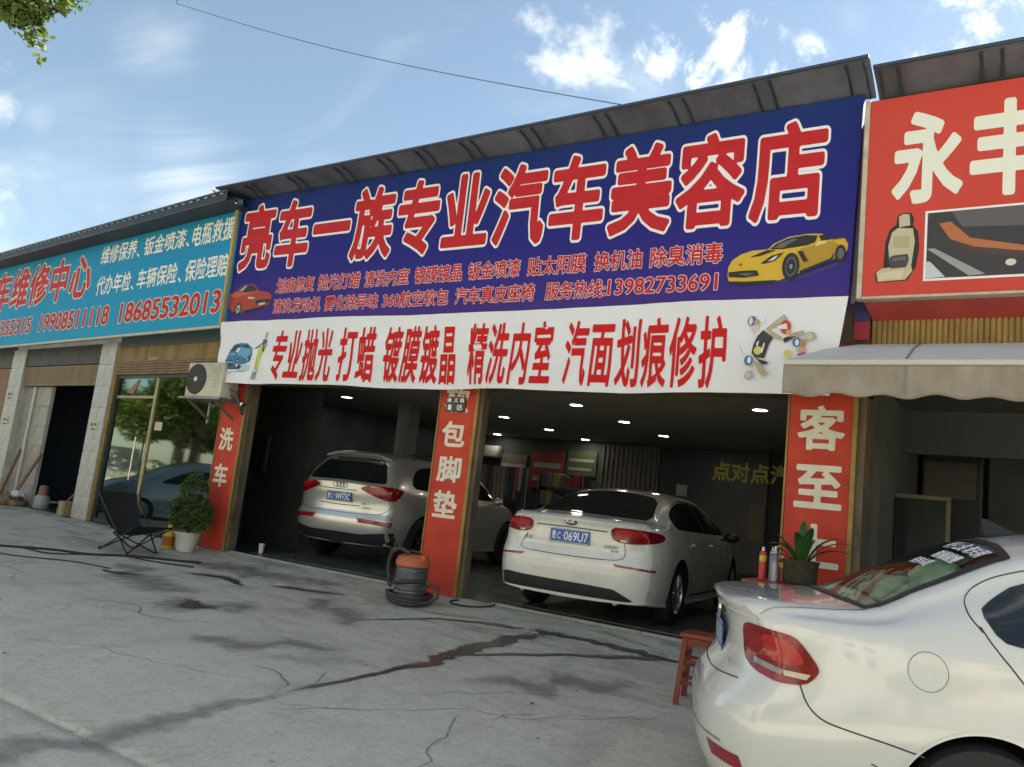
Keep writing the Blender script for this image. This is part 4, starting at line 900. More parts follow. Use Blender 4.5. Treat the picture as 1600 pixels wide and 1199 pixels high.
M_brass = mat('worn_brass', (.42,.36,.22), .35, metal=.6, var=.3, vscale=9)
mb = MB(); mb.box(-2.53, -2.46, .07, .125, .07, 2.55, b=.008); mb.box(-3.86, -2.53, .075, .12, 2.19, 2.24, b=.006); wbuild(mb, 'mullion', M_brass, GF)
mb = MB(); mb.tube([(-2.79,.09,.80),(-2.79,.02,.80),(-2.79,.02,1.52),(-2.79,.09,1.52)], .014, 8); wbuild(mb, 'door_handle', mat('pull_handle', (.5,.48,.42), .25, metal=.9), GF, smooth=True)
mb = MB(); mb.box(-2.36, -2.12, .088, .092, 1.66, 1.80); nn = wbuild(mb, 'notice', mat('pink_notice', (.52,.42,.38), .6), GF)
mb = MB(); mb.add([(-3.55,.088,2.30),(-3.20,.088,2.52),(-3.12,.088,2.52),(-3.30,.088,2.26)], [(0,1,2,3)]); wbuild(mb, 'poster_corner', mat('poster_brown', (.30,.13,.06), .6), GF)
mb = MB(); mb.box(-3.9, -.1, 1.6, 1.7, 0, 2.7); mb.box(-3.98,-3.9,.14,1.7,0,2.7); mb.box(-3.9,-.1,.1,1.7,2.62,2.7); mb.box(-3.9,-.1,.14,1.7,-.01,.0); wbuild(mb, 'inner_wall', mat('office_dark', (.045,.06,.058), .7, var=.3))
# garage bay
mb = MB(); mb.box(-8.12, -4.62, .02, .08, 2.83, 3.2); wbuild(mb, 'dark_fascia', mat('dark_brown_fascia', (.045,.032,.03), .55, var=.4, vscale=3, dark=(.012,.016,.028)))
slats(4.62, 8.12, 2.42, 2.82, 'roller_shutter', mat('tan_shutter', (.25,.165,.085), .55, var=.3, vscale=4), .04)
mb = MB(); mb.box(-8.9, -4.0, 3.4, 3.5, 0, 2.9); mb.box(-8.9, -4.0, .2, 3.5, 2.75, 2.85); mb.box(-4.64, -4.6, .5, 3.5, 0, 2.8); mb.box(-8.9,-8.82,.3,3.5,0,2.8); wbuild(mb, 'inner_wall', mat('garage_dark', (.05,.07,.10), .8))
mb = MB(); mb.box(-8.12, -4.62, .0, 3.4, -.12, .008); wbuild(mb, 'garage_floor', M_floor)
# pale recessed wall left of the garage door, with its pipe
rw = MB(); rw.box(-8.12, -6.86, .16, .22, 0, 2.42); RW = wbuild(rw, 'recessed_wall', M_grout); src = None
for r in range(6):
    for c in range(3):
        if src is None: mb = MB(); mb.box(.003, .413, 0, .012, .003, .40, b=.002); src = wbuild(mb, 'tile', mat('grey_tile', (.36,.34,.31), .5, var=.3, vscale=4), RW); src.location = (-8.12+c*.42, .149, r*.403)
        else: inst(src, RW, (-8.12+c*.42, .149, r*.403))
mb = MB(); mb.tube([(-7.62,.12,.1),(-7.60,.12,2.4)], .035, 10); wbuild(mb, 'drain_pipe', mat('pale_pipe', (.55,.54,.50), .4), smooth=True)
slats(8.80, 11.6, .05, 2.82, 'roller_shutter', mat('rust_shutter', (.30,.16,.09), .6, var=.3, vscale=3), .08)
mb = MB(); mb.box(-11.6, -8.8, .03, .09, 2.82, 3.3); wbuild(mb, 'dark_fascia', MT['dark_brown_fascia'])
mb = MB(); mb.box(-14.5, -11.6, .0, .4, 0, 3.3); wbuild(mb, 'end_wall', M_tile)
mb = MB(); mb.box(-14.6, .02, .32, 4, 4.86, 4.98); wbuild(mb, 'roof', M_sheetdark)
mb = MB(); mb.box(-14.6, -.1, .32, .42, 2.8, 4.9); wbuild(mb, 'attic_wall', M_white)

# blue signboard on the left wing
BS = thing('blue_signboard', 'bright blue signboard with white and red characters over the left repair shop', 'signboard', (-10.05, -.3, 3.2), R(-6))
M_blue = gradient_mat('blue_vinyl', [(0,(.002,.30,.50)),(.5,(.002,.26,.49)),(1,(.002,.24,.44))], 0, 2.0)
mb = MB(); mb.add([(-12.0,0,.0),(0.0,0,.03),(-.07,0,1.96),(-12.0,0,1.96),(-12.0,.12,.0),(0.0,.12,.03),(-.07,.12,1.96),(-12.0,.12,1.96)], [(0,1,2,3),(7,6,5,4),(0,4,5,1),(1,5,6,2),(2,6,7,3),(3,7,4,0)])
mb.build('sign_face', M_blue, BS, local=True)
mb = MB(); mb.bar((-.02,-.012,.0), (-.09,-.012,2.0), .05); mb.build('gold_side_edge', mat('yellow_edge', (.42,.34,.10), .45, var=.3), BS, local=True)
mb = MB(); mb.bar((-12,-.012,-.01), (.0,-.012,.02), .04); mb.build('cream_lower_edge', MT['cream_frame'], BS, local=True)
src = None
for i in range(7):
    if src is None: mb = MB(); mb.tube([(0,0,0),(1.22,0,.0)], .017, 8); mb.box(-.03,.0,-.02,.02,-.02,.05); src = mb.build('tube_lamp', mat('tube_white', (.62,.60,.55), .4), BS, local=True, smooth=True); src.location = (-1.55, -.05, 1.985)
    else: inst(src, BS, (-1.55-1.42*i, -.05, 1.985))
def bl_text(items, off_in, off_out, red, white, outline=True):
    for s, s_left, s_right, z0, z1, per in items:
        mw = MB(); mr = MB(); a = -s_left; b = -s_right
        if outline: text_into(mw, s, Vector((0,-.002,0)), UX, UZ, a, b, z0-3.2, z1-3.2, off_out, off_in, .001, per=per); mw.build('letter_outline', white, BS, local=True)
        text_into(mr, s, Vector((0,-.004,0)), UX, UZ, a, b, z0-3.2, z1-3.2, off_in, off_in, .001, per=per); mr.build('lettering', red, BS, local=True)
bl_text([('汽车维修中心', 10.6, 4.75, 4.05, 4.90, True)], .028, .058, M_ltrred, mat('cream_outline', (.62,.58,.42), .5))
bl_text([('维修保养',4.50,3.16,4.62,4.97,False),('钣金喷漆',2.88,1.52,4.62,4.95,False),('电瓶救援',1.30,.12,4.60,4.96,False),
         ('代办年检',4.47,3.17,4.03,4.39,False),('车辆保险',2.92,1.60,4.03,4.38,False),('保险理赔',1.34,.12,4.02,4.38,False)], .016, 0, MT['sign_cream_letter'], None, False)
bl_text([('、',3.12,3.02,4.62,4.70,False),('、',1.48,1.38,4.62,4.70,False),('、',3.12,3.02,4.03,4.11,False),('、',1.54,1.44,4.03,4.11,False)], .016, 0, MT['sign_cream_letter'], None, False)
bl_text([('18685532013',3.34,.17,3.46,3.80,False),('19908511118',6.74,3.78,3.46,3.80,False),('13985355315',10.2,7.2,3.46,3.78,False)], .024, .060, M_ltrred, mat('cream_outline', (.62,.58,.42), .5))
# its dark corrugated eave
WE = thing('corrugated_eave', 'dark corrugated eave over the blue signboard', 'eave', (-10.05, -.3, 5.1), R(-6))
n = 230; vs = []; fs = []
for i in range(n+1):
    x = .12-i*(12.3/n); w = .012*math.sin(i*math.pi/2*.98); z = 5.22-.0165*0 + (-.006*i/n); vs += [(x,-.34,.08+w),(x,.10,.14+w),(x,-.34,-.02+w*.3-.03)]
for i in range(n): fs += [(3*i,3*i+3,3*i+4,3*i+1),(3*i,3*i+2,3*i+5,3*i+3)]
mb = MB(); mb.add(vs, fs); mb.build('corrugated_sheet', M_sheetdark, WE, local=True)
mb = MB(); mb.tube([(.12,-.345,.10),(-12.2,-.345,.10)], .02, 6); mb.tube([(.12,-.345,-.045),(-12.2,-.345,-.045)], .014, 6); mb.build('edge_pipe', M_navy, WE, local=True)
mb = MB(); mb.box(-12.2,.12,-.33,.10,-.062,-.05); mb.build('soffit', M_sheetdark, WE, local=True)
# bent bracket at the junction of the two signs
t = mb = MB(); mb.tube([(-10.33,-.66,5.26),(-10.30,-.60,5.20),(-10.12,-.30,5.16),(-10.10,-.28,4.6)], .016, 6); tag(mb.build('corner_bracket', M_steel), 'bent steel bracket where the blue and purple signs meet', 'bracket')
# ------------------------------------------------------------------ cars
def lerp_tab(tab, x):
    """smooth (monotone cubic) interpolation of a table"""
    n = len(tab)
    if x <= tab[0][0]: return tab[0][1]
    if x >= tab[-1][0]: return tab[-1][1]
    d = [(tab[i+1][1]-tab[i][1])/(tab[i+1][0]-tab[i][0]) for i in range(n-1)]
    m = [d[0]] + [0 if d[i-1]*d[i] <= 0 else 2*d[i-1]*d[i]/(d[i-1]+d[i]) for i in range(1, n-1)] + [d[-1]]
    for i in range(n-1):
        if x <= tab[i+1][0]:
            h = tab[i+1][0]-tab[i][0]; t = (x-tab[i][0])/h; t2 = t*t; t3 = t2*t
            return (2*t3-3*t2+1)*tab[i][1]+(t3-2*t2+t)*h*m[i]+(-2*t3+3*t2)*tab[i+1][1]+(t3-t2)*h*m[i+1]
def cr(p0, p1, p2, p3, t):
    return tuple(.5*(2*b+(c-a)*t+(2*a-5*b+4*c-d)*t*t+(3*b-a-3*c+d)*t**3) for a, b, c, d in zip(p0, p1, p2, p3))
def car_surface(S):
    xs = [0, .02, .05, .09, .14, .2, .27, .35, .44, .54]; x = .62
    while x < S['L']-.5: xs.append(x); x += .085
    xs += [S['L']-d for d in (.48, .40, .33, .26, .2, .14, .09, .05, .02, 0)]; xs = sorted(set(xs))
    W = S['W']/2; R0 = S['round']; Rf = .45; fadeL = .85
    def shift(x, y, z):
        k = max(0, 1-x/fadeL); k2 = max(0, 1-(S['L']-x)/1.0)
        return x + (R0*(abs(y)/W)**S['pw'] + lerp_tab(S['fr'], z))*k - (Rf*(abs(y)/W)**3)*k2
    def section(x):
        g = lambda k: lerp_tab(S[k], x)
        zb, zc, zw, yw, ym, ys, yr, zr = (g(k) for k in ('zb','zc','zw','yw','ym','ys','yr','zr'))
        zs = S['zmax']; zs = zb+(zw-zb)*zs
        c = S.get('crease', .0)
        pts = [(0, zb-.02), (ys*.6, zb-.010), (ys-.015, zb+.005), (ys, zb+.05), (ym-.012, zb+(zs-zb)*.45), (ym, zs), ((ym*.55+yw*.45)+c, zs+(zw-zs)*.62), (yw, zw-.012),
               (yw*.55+yr*.45+.012, zw*.55+zr*.45), (yr+.012, zr-.028), (yr-.05, zr+(zc-zr)*.40), (yr*.55, zc-(zc-zr)*.18), (0, zc)]
        n = len(pts); out = []
        sub = 4
        for i in range(n-1):
            p0 = pts[i-1] if i > 0 else (-pts[1][0], pts[1][1]); p3 = pts[i+2] if i+2 < n else (-pts[n-2][0], pts[n-2][1])
            for k in range(sub): out.append(cr(p0, pts[i], pts[i+1], p3, k/sub))
        out.append(pts[-1]); out[0] = (0, zb-.02); return out
    secs = [section(x) for x in xs]; m = len(secs[0]); bm = bmesh.new(); grid = []
    for x, s in zip(xs, secs):
        row = {}
        for sgn in (1, -1):
            for j, (y, z) in enumerate(s):
                if sgn == -1 and j in (0, m-1): row[(sgn, j)] = row[(1, j)]; continue
                row[(sgn, j)] = bm.verts.new((shift(x, y, z), sgn*y, z))
        grid.append(row)
    for i in range(len(xs)-1):
        for sgn in (1, -1):
            for j in range(m-1):
                a, b, c, d = grid[i][(sgn,j)], grid[i+1][(sgn,j)], grid[i+1][(sgn,j+1)], grid[i][(sgn,j+1)]
                bm.faces.new((a, b, c, d) if sgn == -1 else (d, c, b, a))
    for end, x in ((0, xs[0]), (len(xs)-1, xs[-1])):
        K = 16; s = secs[end]; rows = []
        for j in range(m):
            y, z = s[j]; r = []
            for k in range(K+1):
                f = -1+2*k/K
                if k == 0: r.append(grid[end][(-1, j)])
                elif k == K: r.append(grid[end][(1, j)])
                elif j in (0, m-1): r.append(grid[end][(1, j)])
                else: r.append(bm.verts.new((shift(x, y*f, z), y*f, z)))
            rows.append(r)
        for j in range(m-1):
            for k in range(K):
                q = [rows[j][k], rows[j][k+1], rows[j+1][k+1], rows[j+1][k]]
                u = []
                for v in q:
                    if v not in u: u.append(v)
                if len(u) < 3: continue
                if end: u = u[::-1]
                try: bm.faces.new(u[::-1])
                except ValueError: pass
    bmesh.ops.remove_doubles(bm, verts=bm.verts, dist=.00001)
    bmesh.ops.recalc_face_normals(bm, faces=bm.faces)
    return bm
def wheel_parts(parent, x, y, r, side, rim_mat, spokes=10, w=.20):
    """side=+1: the outer face looks to +y"""
    wb = MB(); pr = [(r*.62,-w/2),(r*.66,-w/2+.004),(r*.93,-w/2+.006),(r*.985,-w/2+.03),(r,-w/4),(r,w/4),(r*.985,w/2-.03),(r*.93,w/2-.006),(r*.68,w/2-.002),(r*.64,w/2-.012),(r*.62,w/2-.04)]
    prf = [(a, b) for a, b in pr]
    wh = bpy.data.objects.new('wheel', None); C.objects.link(wh); wh.parent = parent; wh.location = (x, y, r); wh.empty_display_size = .1
    wb.lathe(prf, (0,0,0), 40, axis='y'); ty = wb.build('tyre', M_rubber, wh, smooth=50, local=True)
    rb = MB(); ro = side*(w/2-.03)
    rb.lathe([(r*.63, -w/2+.01), (r*.62, w/2-.03), (r*.645, w/2-.004)] if side > 0 else [(r*.63, w/2-.01), (r*.62, -w/2+.03), (r*.645, -w/2+.004)], (0,0,0), 40, axis='y')
    for k in range(spokes):
        a = 2*math.pi*k/spokes; c, s = math.cos(a), math.sin(a)
        rb.bar((c*r*.14, ro+side*.012, s*r*.14), (c*r*.62, ro, s*r*.62), r*.10, h=.03)
    rb.lathe([(.001, ro-side*.02),(r*.19, ro-side*.01),(r*.17, ro+side*.018),(.001, ro+side*.022)], (0,0,0), 20, axis='y')
    rb.build('rim', rim_mat, wh, smooth=35, local=True)
    db = MB(); db.lathe([(.001, 0),(r*.60, 0)], (0, ro-side*.05, 0), 24, axis='y'); db.build('brake_disc', M_black, wh, local=True)
    return wh
def boolean(o, cutter_bm, m_cut):
    me = bpy.data.meshes.new('cut'); cutter_bm.to_mesh(me); me.materials.append(o.data.materials[0]); me.materials.append(m_cut)
    for p in me.polygons: p.material_index = 1
    c = bpy.data.objects.new('cut', me); C.objects.link(c); c.parent = o.parent
    mod = o.modifiers.new('b', 'BOOLEAN'); mod.operation = 'DIFFERENCE'; mod.object = c; mod.solver = 'EXACT'
    if len(o.data.materials) < 2: o.data.materials.append(m_cut)
    bpy.context.view_layer.update()
    ev = o.evaluated_get(bpy.context.evaluated_depsgraph_get()); nm = bpy.data.meshes.new_from_object(ev)
    o.modifiers.remove(mod); old = o.data; o.data = nm; bpy.data.objects.remove(c); bpy.data.meshes.remove(me)
    return o
def chaikin(P, n=2, keep=()):
    for _ in range(n):
        Q = []
        for i in range(len(P)):
            a, b = P[i], P[(i+1) % len(P)]
            Q += [a.lerp(b, .22), a.lerp(b, .78)]
        P = Q
    return P
class Skin:
    def __init__(self, bm): self.t = BVHTree.FromBMesh(bm)
    def cast(self, p, d, off):
        h = self.t.ray_cast(p - d*3, d, 8)
        if h[0] is None: return None
        return h[0] - d*off
    def patch(self, pts, d, off, name, m, parent, rounds=2, grid=.045, label=None):
        d = Vector(d).normalized(); u = d.cross(Vector((0,0,1)) if abs(d.z) < .9 else Vector((1,0,0))).normalized(); w = u.cross(d)
        P = [Vector((Vector(p).dot(u), Vector(p).dot(w))) for p in pts]
        if rounds: P = chaikin(P, rounds)
        dense = []
        for i in range(len(P)):
            a, b = P[i], P[(i+1) % len(P)]; k = max(1, int((b-a).length/(grid*.8)))
            for j in range(k): dense.append(a.lerp(b, j/k))
        P = dense; n = len(P); x0 = min(p.x for p in P); x1 = max(p.x for p in P); y0 = min(p.y for p in P); y1 = max(p.y for p in P)
        pts2 = list(P); x = x0+grid/2
        while x < x1:
            y = y0+grid/2
            while y < y1:
                q = Vector((x, y)); ins = False; j = n-1; md = 9
                for i in range(n):
                    a, b = P[i], P[j]
                    if (a.y > q.y) != (b.y > q.y) and q.x < (b.x-a.x)*(q.y-a.y)/(b.y-a.y)+a.x: ins = not ins
                    md = min(md, (a-q).length); j = i
                if ins and md > grid*.45: pts2.append(q)
                y += grid
            x += grid
        r = geometry.delaunay_2d_cdt(pts2, [], [list(range(n))], 1, 1e-6)
        vs = []; okk = []
        for q in r[0]:
            h = self.cast(u*q.x + w*q.y, d, off)
            okk.append(h is not None); vs.append(tuple(h) if h is not None else (0,0,0))
        fs = [tuple(f) for f in r[2] if all(okk[i] for i in f)]
        mb = MB(); mb.add(vs, fs); o = mb.build(name, m, parent, local=True, label=label)
        o.data.polygons.foreach_set('use_smooth', [True]*len(o.data.polygons)); return o
    def line(self, pts, d, width, name, m, parent, off=.0012, closed=False):
        d = Vector(d).normalized(); P = [Vector(p) for p in pts]; q = []
        if closed: P.append(P[0])
        if len(P) > 2 and not closed:
            for _ in range(2):
                Q = [P[0]]
                for i in range(len(P)-1): Q += [P[i].lerp(P[i+1], .25), P[i].lerp(P[i+1], .75)]
                P = Q + [P[-1]]
        for i in range(len(P)-1):
            k = max(2, int((P[i+1]-P[i]).length/.025))
            for j in range(k): q.append(P[i].lerp(P[i+1], j/k))
        q.append(P[-1]); H = [self.cast(p, d, off) for p in q]; H = [h for h in H if h is not None]; vs = []; fs = []
        for i, h in enumerate(H):
            t = (H[min(i+1, len(H)-1)]-H[max(0, i-1)]).normalized(); nn = d.cross(t).normalized()*width/2
            vs += [tuple(h-nn), tuple(h+nn)]
        for i in range(len(H)-1): fs.append((2*i, 2*i+1, 2*i+3, 2*i+2))
        mb = MB(); mb.add(vs, fs); return mb.build(name, m, parent, local=True)

M_wpaint = mat('white_car_paint', (.60,.615,.60), .22, coat=1.0, var=.03, vscale=1.5)
M_wpaint2 = mat('white_sedan_paint', (.76,.76,.72), .28, coat=.9, var=.05, vscale=2.5, dark=(.64,.63,.56))
M_silver = mat('champagne_silver_paint', (.68,.685,.67), .30, metal=.65, coat=.7, var=.06, vscale=3)
M_gap = mat('panel_gap_black', (.05,.05,.05), .8)
M_arch = mat('wheel_well_black', (.008,.008,.009), .9)
M_winglass = mat('dark_car_glass', (.010,.014,.016), .04, spec=.7)
M_lamp = mat('red_lamp_lens', (.26,.004,.008), .16, coat=.35, var=.45, vscale=9, dark=(.11,.002,.004))
M_lampb = mat('red_lamp_bright', (.42,.016,.012), .18, coat=.3, var=.3, vscale=20)  # inner lens detail, a brighter red of its own
M_lampw = mat('clear_lamp_strip', (.55,.50,.38), .2, coat=1)
M_reflector = mat('dark_red_reflector', (.26,.010,.018), .2, coat=.6)
M_chrome = mat('chrome', (.55,.55,.55), .12, metal=1)
M_alloy = mat('alloy_rim', (.40,.41,.42), .3, metal=.8)
M_plate = mat('plate_blue', (.012,.10,.34), .4)
M_seam = mat('dark_trim_crease_shade', (.03,.03,.032), .5)
def plate(parent, x, y, z, tilt, s1, s2, rz=0):
    o = bpy.data.objects.new('number_plate', None)
    mb = MB(); mb.box(-.22, .22, -.006, .0, -.07, .07, b=.003); o = mb.build('number_plate', M_plate, parent, local=True)
    o.location = (x, y, z); o.rotation_euler = (R(tilt), 0, R(-90)+rz)
    mb = MB(); text_into(mb, s1, Vector((0,-.0075,0)), UX, UZ, -.205, -.09, -.045, .045, .012, .0, per=True)
    text_into(mb, s2, Vector((0,-.0075,0)), UX, UZ, -.06, .205, -.045, .045, .012, .0)
    mb.box(-.079, -.071, -.0078, -.0068, -.006, .006)
    mb.box(-.216, .216, -.0072, -.0065, .062, .066); mb.box(-.216, .216, -.0072, -.0065, -.066, -.062)
    mb.build('lettering', M_ltrw, o, local=True); return o
def flat_text(parent, s, x, y, z, w, h, m, name='badge', rot=(0,0,R(-90)), off=.01):
    mb = MB(); text_into(mb, s, Vector((0,0,0)), UX, UZ, -w/2, w/2, -h/2, h/2, off, 0.0)
    o = mb.build(name, m, parent, local=True); o.location = (x, y, z); o.rotation_euler = rot; return o

def base_car(root, S, paint, rim, wells=True, tail=None):
    bm = car_surface(S); sk = Skin(bm)
    me = bpy.data.meshes.new('body'); bm.to_mesh(me); me.materials.append(paint); bm.free()
    body = bpy.data.objects.new('body', me); C.objects.link(body); body.parent = root
    cb = bmesh.new()
    for wx in (S['xr'], S['xr']+S['wb']):
        for sg in (1, -1):
            g = bmesh.ops.create_cone(cb, cap_ends=True, segments=48, radius1=S['rw']+.045, radius2=S['rw']+.045, depth=.36)
            M = Matrix.Translation((wx, sg*(S['W']/2-.10), S['rw'])) @ Matrix.Rotation(math.pi/2, 4, 'X')
            bmesh.ops.transform(cb, matrix=M, verts=g['verts'])
    for w in (tail or ()): w(cb)
    boolean(body, cb, M_arch); cb.free()
    body.data.polygons.foreach_set('use_smooth', [True]*len(body.data.polygons)); body.data.set_sharp_from_angle(angle=R(50))
    for wx in (S['xr'], S['xr']+S['wb']):
        for sg in (1, -1): wheel_parts(root, wx, sg*(S['W']/2-.125), S['rw'], sg, rim, S.get('spokes', 10))
    # arch lips
    for wx in (S['xr'], S['xr']+S['wb']):
        for sg in (1, -1):
            pts = [(wx+(S['rw']+.052)*math.cos(R(a)), 0, S['rw']+(S['rw']+.052)*math.sin(R(a))) for a in range(-8, 189, 7)]
            sk.line(pts, (0,-sg,0), .012, 'arch_lip', paint, root, .004)
    return body, sk
def mirror(root, x, y, z, paint, sg):
    mb = MB(); bm = bmesh.new(); bmesh.ops.create_icosphere(bm, subdivisions=3, radius=1); 
    mb.addbm(bm, 0, Matrix.Translation((x, y, z)) @ Matrix.Diagonal((.075,.11,.065,1))); bm.free()
    mb.box(x-.02, x+.03, y-sg*.16, y-sg*.05, z-.05, z-.025)
    return mb.build('door_mirror', paint, root, smooth=60, local=True)

# ---- sedan in the right bay
S1 = dict(L=4.845, W=1.83, round=.30, pw=4.5, xr=1.09, wb=2.795, rw=.335, zmax=.55, spokes=10,
  fr=[(.15,.10),(.28,.045),(.40,.012),(.55,.0),(.64,.012),(.70,.045),(.76,.06),(.88,.055),(.97,.045),(1.03,.02),(1.08,.03),(1.2,.1)],
  zb=[(0,.25),(.3,.22),(1,.20),(4,.20),(4.845,.24)],
  zc=[(0,1.03),(.05,1.055),(.15,1.068),(.4,1.08),(.60,1.105),(.95,1.235),(1.3,1.345),(1.65,1.42),(2.1,1.455),(2.6,1.445),(3.0,1.36),(3.45,1.17),(3.75,1.03),(4.2,.94),(4.6,.83),(4.845,.66)],
  zw=[(0,.90),(.12,.95),(.4,.99),(.8,1.005),(2,.975),(3.3,.945),(4.2,.85),(4.845,.58)],
  yw=[(0,.80),(.15,.83),(.5,.855),(1.2,.865),(2.2,.865),(3.4,.85),(4.3,.80),(4.845,.70)],
  ym=[(0,.84),(.15,.875),(.5,.905),(1.1,.915),(2.5,.912),(3.8,.91),(4.5,.87),(4.845,.76)],
  ys=[(0,.80),(.2,.84),(1,.875),(3.8,.875),(4.6,.82),(4.845,.68)],
  yr=[(0,.70),(.15,.74),(.45,.74),(.62,.71),(1.3,.585),(2.0,.565),(2.8,.60),(3.4,.70),(3.8,.75),(4.845,.62)],
  zr=[(0,1.0),(.15,1.045),(.45,1.055),(.60,1.07),(.95,1.185),(1.3,1.285),(1.65,1.355),(2.1,1.385),(2.6,1.37),(3.0,1.29),(3.45,1.12),(3.75,.99),(4.2,.91),(4.845,.62)])
KX, KY, KYAW = -3.98, -.23, 95.3
K1 = thing('white_sedan', 'white sedan with red tail lamps backed out of the right wash bay', 'car', (KX, KY, .017), R(KYAW))
body1, sk1 = base_car(K1, S1, M_wpaint2, M_alloy)
sk1.patch([(.60,.68,0),(1.42,.50,0),(1.48,.2,0),(1.50,0,0),(1.48,-.2,0),(1.42,-.50,0),(.60,-.68,0),(.56,-.4,0),(.54,0,0),(.56,.4,0)], (0,0,-1), .003, 'rear_window', M_winglass, K1, 1)
for sg in (1, -1):
    wn = sk1.patch([(1.02,0,1.03),(1.10,0,1.13),(1.40,0,1.245),(1.75,0,1.325),(2.15,0,1.355),(2.6,0,1.335),(2.95,0,1.25),(3.42,0,1.03),(3.45,0,.995),(2.5,0,1.0),(1.5,0,1.02)], (0,-sg,0), .003, 'side_window', M_winglass, K1, 1)
    sk1.line([(1.00,0,1.02),(1.10,0,1.145),(1.40,0,1.26),(1.75,0,1.338),(2.15,0,1.368),(2.6,0,1.348),(2.95,0,1.262),(3.44,0,1.03)], (0,-sg,0), .018, 'chrome_strip', M_chrome, K1, .005)
    sk1.line([(2.32,0,1.36),(2.28,0,1.0)], (0,-sg,0), .06, 'door_pillar', M_seam, K1, .006)
    sk1.line([(2.25,0,.99),(2.28,0,.60),(2.25,0,.30)], (0,-sg,0), .009, 'panel_gap', M_gap, K1)
    sk1.line([(1.36,0,1.02),(1.42,0,.82),(1.55,0,.55),(1.60,0,.30)], (0,-sg,0), .009, 'panel_gap', M_gap, K1)
    sk1.line([(3.42,0,.98),(3.45,0,.6),(3.42,0,.3)], (0,-sg,0), .009, 'panel_gap', M_gap, K1)
    sk1.line([(1.6,0,.30),(3.4,0,.30)], (0,-sg,0), .022, 'sill_strip', M_chrome, K1, .004)
    for hx in (1.62, 2.55):
        mb = MB(); p = sk1.cast(Vector((hx,0,.86)), Vector((0,-sg,0)), .015); mb.box(p.x-.09, p.x+.09, p.y-.014, p.y+.014, p.z-.014, p.z+.016, b=.01); mb.build('door_handle', M_wpaint2, K1, smooth=60, local=True)
    mirror(K1, 3.12, sg*1.0, .98, M_black, sg)
    d = (.80, -sg*.60, 0)
    lp = sk1.patch([(.10,sg*.40,.985),(.10,sg*.60,.992),(.2,sg*.80,.985),(.42,sg*.905,.965),(.50,sg*.91,.925),(.42,sg*.905,.885),(.2,sg*.83,.858),(.1,sg*.64,.835),(.08,sg*.50,.845),(.08,sg*.43,.88)], d, .006, 'taillight', M_lamp, K1, 1, .03)
    sk1.patch([(.09,sg*.44,.965),(.1,sg*.60,.975),(.16,sg*.78,.965),(.2,sg*.8,.93),(.1,sg*.62,.90),(.09,sg*.48,.905)], d, .0085, 'lamp_inner_lens', M_lampb, lp, 1, .03)
    sk1.patch([(.08,sg*.53,.872),(.08,sg*.61,.868),(.08,sg*.61,.850),(.08,sg*.54,.854)], d, .0092, 'reverse_lamp', M_lampw, lp, 0, .03)
    sk1.line([(.12,sg*.645,.985),(.1,sg*.65,.84)], d, .006, 'lamp_seam', M_gap, lp, .0095)
    sk1.patch([(.02,sg*.50,.628),(.1,sg*.70,.615),(.3,sg*.87,.600),(.3,sg*.865,.578),(.1,sg*.70,.592),(.02,sg*.53,.602)], d, .004, 'reflector', M_reflector, K1, 0, .03)
sk1.patch([(0,.83,.36),(0,.86,.30),(0,.80,.20),(0,-.80,.20),(0,-.74,.26),(0,-.58,.35),(0,-.50,.385),(0,.50,.40),(0,.75,.41)], (1,0,0), .004, 'bumper_diffuser', mat('bumper_black', (.018,.02,.024), .5), K1, 1)
sk1.line([(.05,.50,.83),(.05,.58,.70),(.05,.54,.665),(.05,.40,.655),(.05,0,.648),(.05,-.40,.655),(.05,-.54,.665),(.05,-.60,.70),(.05,-.58,.84)], (1,0,0), .009, 'panel_gap', M_gap, K1)
sk1.line([(.05,.40,.935),(.05,0,.94),(.05,-.40,.935)], (1,0,0), .012, 'lid_crease', M_seam, K1, .001)  # shade of the lid crease painted as a dark line
sk1.line([(.1,.40,.99),(.15,.66,1.05),(.3,.74,1.06),(.55,.72,1.085)], (0,0,-1), .007, 'panel_gap', M_gap, K1)
sk1.line([(.15,-.66,1.05),(.3,-.74,1.06),(.55,-.72,1.085)], (0,0,-1), .007, 'panel_gap', M_gap, K1)
plate(K1, .035, 0, .845, -3, '贵C', '069U7')
mb = MB(); mb.lathe([(.001,-.012),(.055,-.010),(.062,.0)], (0,0,0), 28, axis='x')
em = mb.build('emblem', mat('emblem_black', (.02,.02,.022), .25), K1, local=True, smooth=True); em.location = (.035, 0, .995); em.scale = (1, 1.15, .62); em.rotation_euler = (0, R(12), 0)
flat_text(K1, 'KIA', .018, 0, .997, .095, .036, M_chrome, 'emblem_letters', off=.004)
flat_text(K1, 'K5', .038, .47, .79, .075, .038, M_seam)
flat_text(K1, 'LUXURY', .040, -.46, .79, .15, .026, M_seam); flat_text(K1, '2.0', .040, -.50, .752, .08, .022, M_seam)
mb = MB(); mb.tube([(.12,-.52,.25),(.35,-.52,.25)], .035, 12); mb.tube([(.12,.52,.25),(.35,.52,.25)], .035, 12); mb.build('exhaust', M_steel, K1, local=True, smooth=True)
mb = MB(); mb.box(.9, 1.3, -.7, .7, .18, .30); mb.box(.25, .85, -.45, .45, .22, .34, b=.03); mb.build('underbody', M_arch, K1, local=True)

